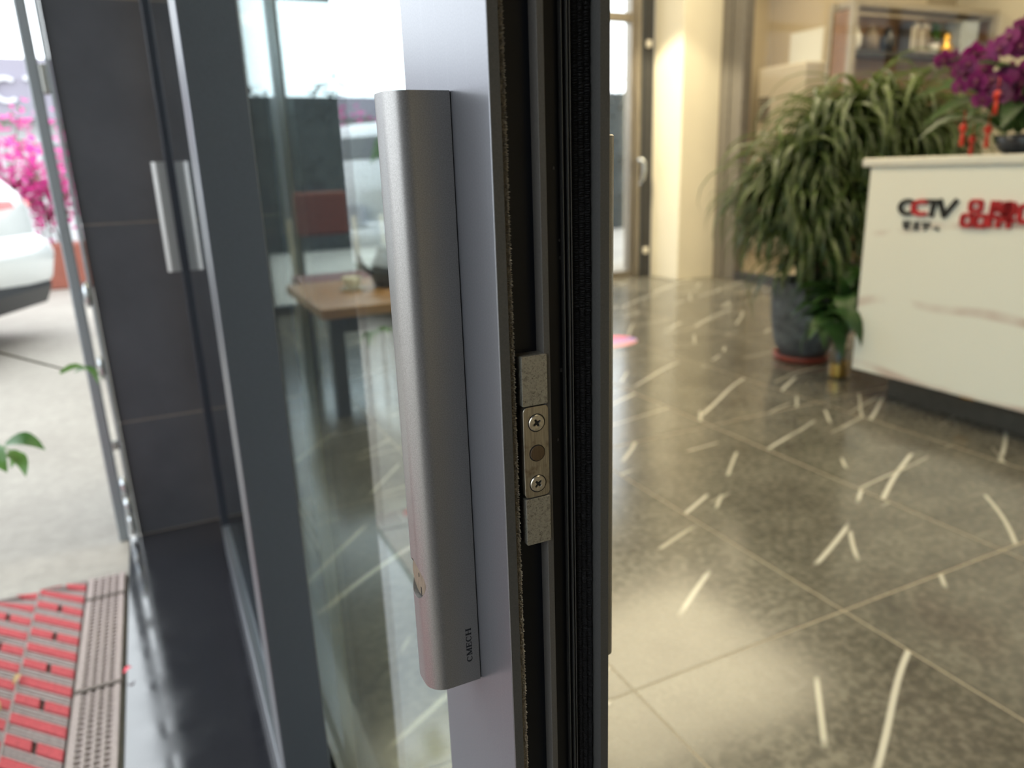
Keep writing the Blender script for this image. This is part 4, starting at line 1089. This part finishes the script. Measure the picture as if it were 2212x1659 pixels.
MB().add([cpt(-0.035+d, s1*0.24, z) for d in (0, 0.03) for s1, z in ((-1, 0.70), (1, 0.70), (1, 0.83), (-1, 0.83))], [(3,2,1,0),(4,5,6,7),(0,1,5,4),(1,2,6,5),(2,3,7,6),(3,0,4,7)]).build('number_plate', 'plate_blue', car)

# ================================================================== OUTSIDE: BOUGAINVILLEA
bgc = Vector((-1.55, 9.2, -0.004))
bs = thing('bougainvillea', tuple(bgc), 'bright pink bougainvillea bush in a terracotta planter behind the car', 'shrub')
MB().box(bgc.x-0.95, bgc.x+0.98, bgc.y-0.25, bgc.y+0.25, -0.004, 0.45).build('planter', 'terracotta', bs, bevel=0.02)
sb = MB(); pk = MB(); lfv = MB()
rnd = random.Random(8)
for k in range(26):
    x0 = bgc.x + rnd.uniform(-0.8, 0.8); x1 = x0 + rnd.uniform(-0.35, 0.30); z1 = rnd.uniform(1.0, 1.72); y1 = bgc.y + rnd.uniform(-0.5, 0.3)
    sb.tube([(x0, bgc.y, 0.4), ((x0+x1)/2, (bgc.y+y1)/2, 0.4+(z1-0.4)*0.6), (x1, y1, z1)], [0.012, 0.008, 0.004], 5)
    for q in range(95):
        t = rnd.uniform(0.35, 1.0)
        c = Vector((x0, bgc.y, 0.4)).lerp(Vector((x1, y1, z1)), t) + Vector((rnd.gauss(0, 0.10), rnd.gauss(0, 0.10), rnd.gauss(0, 0.09)))
        for b in range(3):
            a = 2*PI*b/3 + rnd.uniform(0, 1); e = rnd.uniform(0.3, 1.0); s_ = rnd.uniform(0.035, 0.055)
            d = Vector((math.cos(a)*math.cos(e), math.sin(a)*math.cos(e), math.sin(e))); w = d.cross(Vector((0.3, 0.2, 1))).normalized()*s_*0.55
            (pk if rnd.random() < 0.85 else lfv).add([tuple(c), tuple(c + d*s_*0.6 + w), tuple(c + d*s_*1.3), tuple(c + d*s_*0.6 - w)], [(0, 1, 2, 3)])
sb.build('stem', 'bark', bs, smooth=True)
tag(pk.build('blossoms', 'pink_bract', bs), kind='stuff'); tag(lfv.build('leaves', 'tree_leaf', bs), kind='stuff')

# ================================================================== OUTSIDE: BUILDINGS AND HEDGE
bd = thing('building', (-9, 15.5, 0), 'pale low building with a lilac sign band across the yard', 'building')
MB().box(-24, -0.6, 15.0, 19.0, -0.004, 2.05).build('wall', 'facade_pale', bd)
MB().box(-24, -0.55, 14.6, 19.0, 2.05, 2.95).build('sign_band', 'fascia_lilac', bd)
for k in range(16):
    x = -23.2 + 1.45*k
    w_ = MB().box(x, x+1.0, 14.93, 14.999, 0.9, 1.75).build('window', 'sign_white', bd)
    MB().box(x+0.06, x+0.94, 14.90, 14.929, 0.96, 1.69).build('pane', 'facade_glass', w_)
fr_ = (Vector((-1.85, 14.6, 2.28)), Vector((1, 0, 0)), Vector((0, 0, 1)), Vector((0, -1, 0)))
m = MB(); nn = 12
for k in range(nn):
    a0 = math.radians(50+260*k/nn); a1 = math.radians(50+260*(k+1)/nn)
    m.poly2([(0.2+0.2*math.cos(a0), 0.2+0.2*math.sin(a0)), (0.2+0.2*math.cos(a1), 0.2+0.2*math.sin(a1)), (0.2+0.14*math.cos(a1), 0.2+0.14*math.sin(a1)), (0.2+0.14*math.cos(a0), 0.2+0.14*math.sin(a0))], fr_, 0.06)
m.build('letter', 'sign_white', bd)
MB().bar2((0.46, 0.37), (0.76, 0.37), 0.06, fr_, 0.06).bar2((0.73, 0.37), (0.58, 0.0), 0.06, fr_, 0.06).build('letter', 'sign_white', bd)
def hedge(x0, x1, y, h, seed, label):
    hg = thing('hedge', ((x0+x1)/2, y, -0.03), label, 'hedge', 'hedges beyond the glazed end wall')
    rnd = random.Random(seed); m = MB(); core = MB()
    core.box(x0+0.1, x1-0.1, y-0.25, y+0.25, -0.03, h-0.25).build('stems', 'hedge_leaf', hg)
    for k in range(5200):
        x = rnd.uniform(x0, x1); z = rnd.uniform(0.0, h*(0.93+0.07*math.sin(x*5+seed))); yy_ = y + rnd.uniform(-0.42, 0.3)
        s_ = rnd.uniform(0.05, 0.11); a = rnd.uniform(0, 2*PI); e = rnd.uniform(-0.6, 0.9)
        d = Vector((math.cos(a)*math.cos(e), math.sin(a)*math.cos(e), math.sin(e))); w = d.cross(Vector((0.2, 0.1, 1))).normalized()*s_*0.4
        c = Vector((x, yy_, z))
        m.add([tuple(c), tuple(c+d*s_*.5+w), tuple(c+d*s_), tuple(c+d*s_*.5-w)], [(0, 1, 2, 3)])
    tag(m.build('foliage', 'hedge_leaf', hg), kind='stuff')
hedge(0.6, 5.0, 11.5, 2.35, 1, 'tall dark hedge beyond the end window left of the door edge')
hedge(5.2, 11.5, 11.5, 2.45, 2, 'tall dark hedge beyond the far glass door right of the door edge')
hedge(11.6, 18.0, 12.5, 2.4, 3, 'farther dark hedge at the right beyond the glazed end')
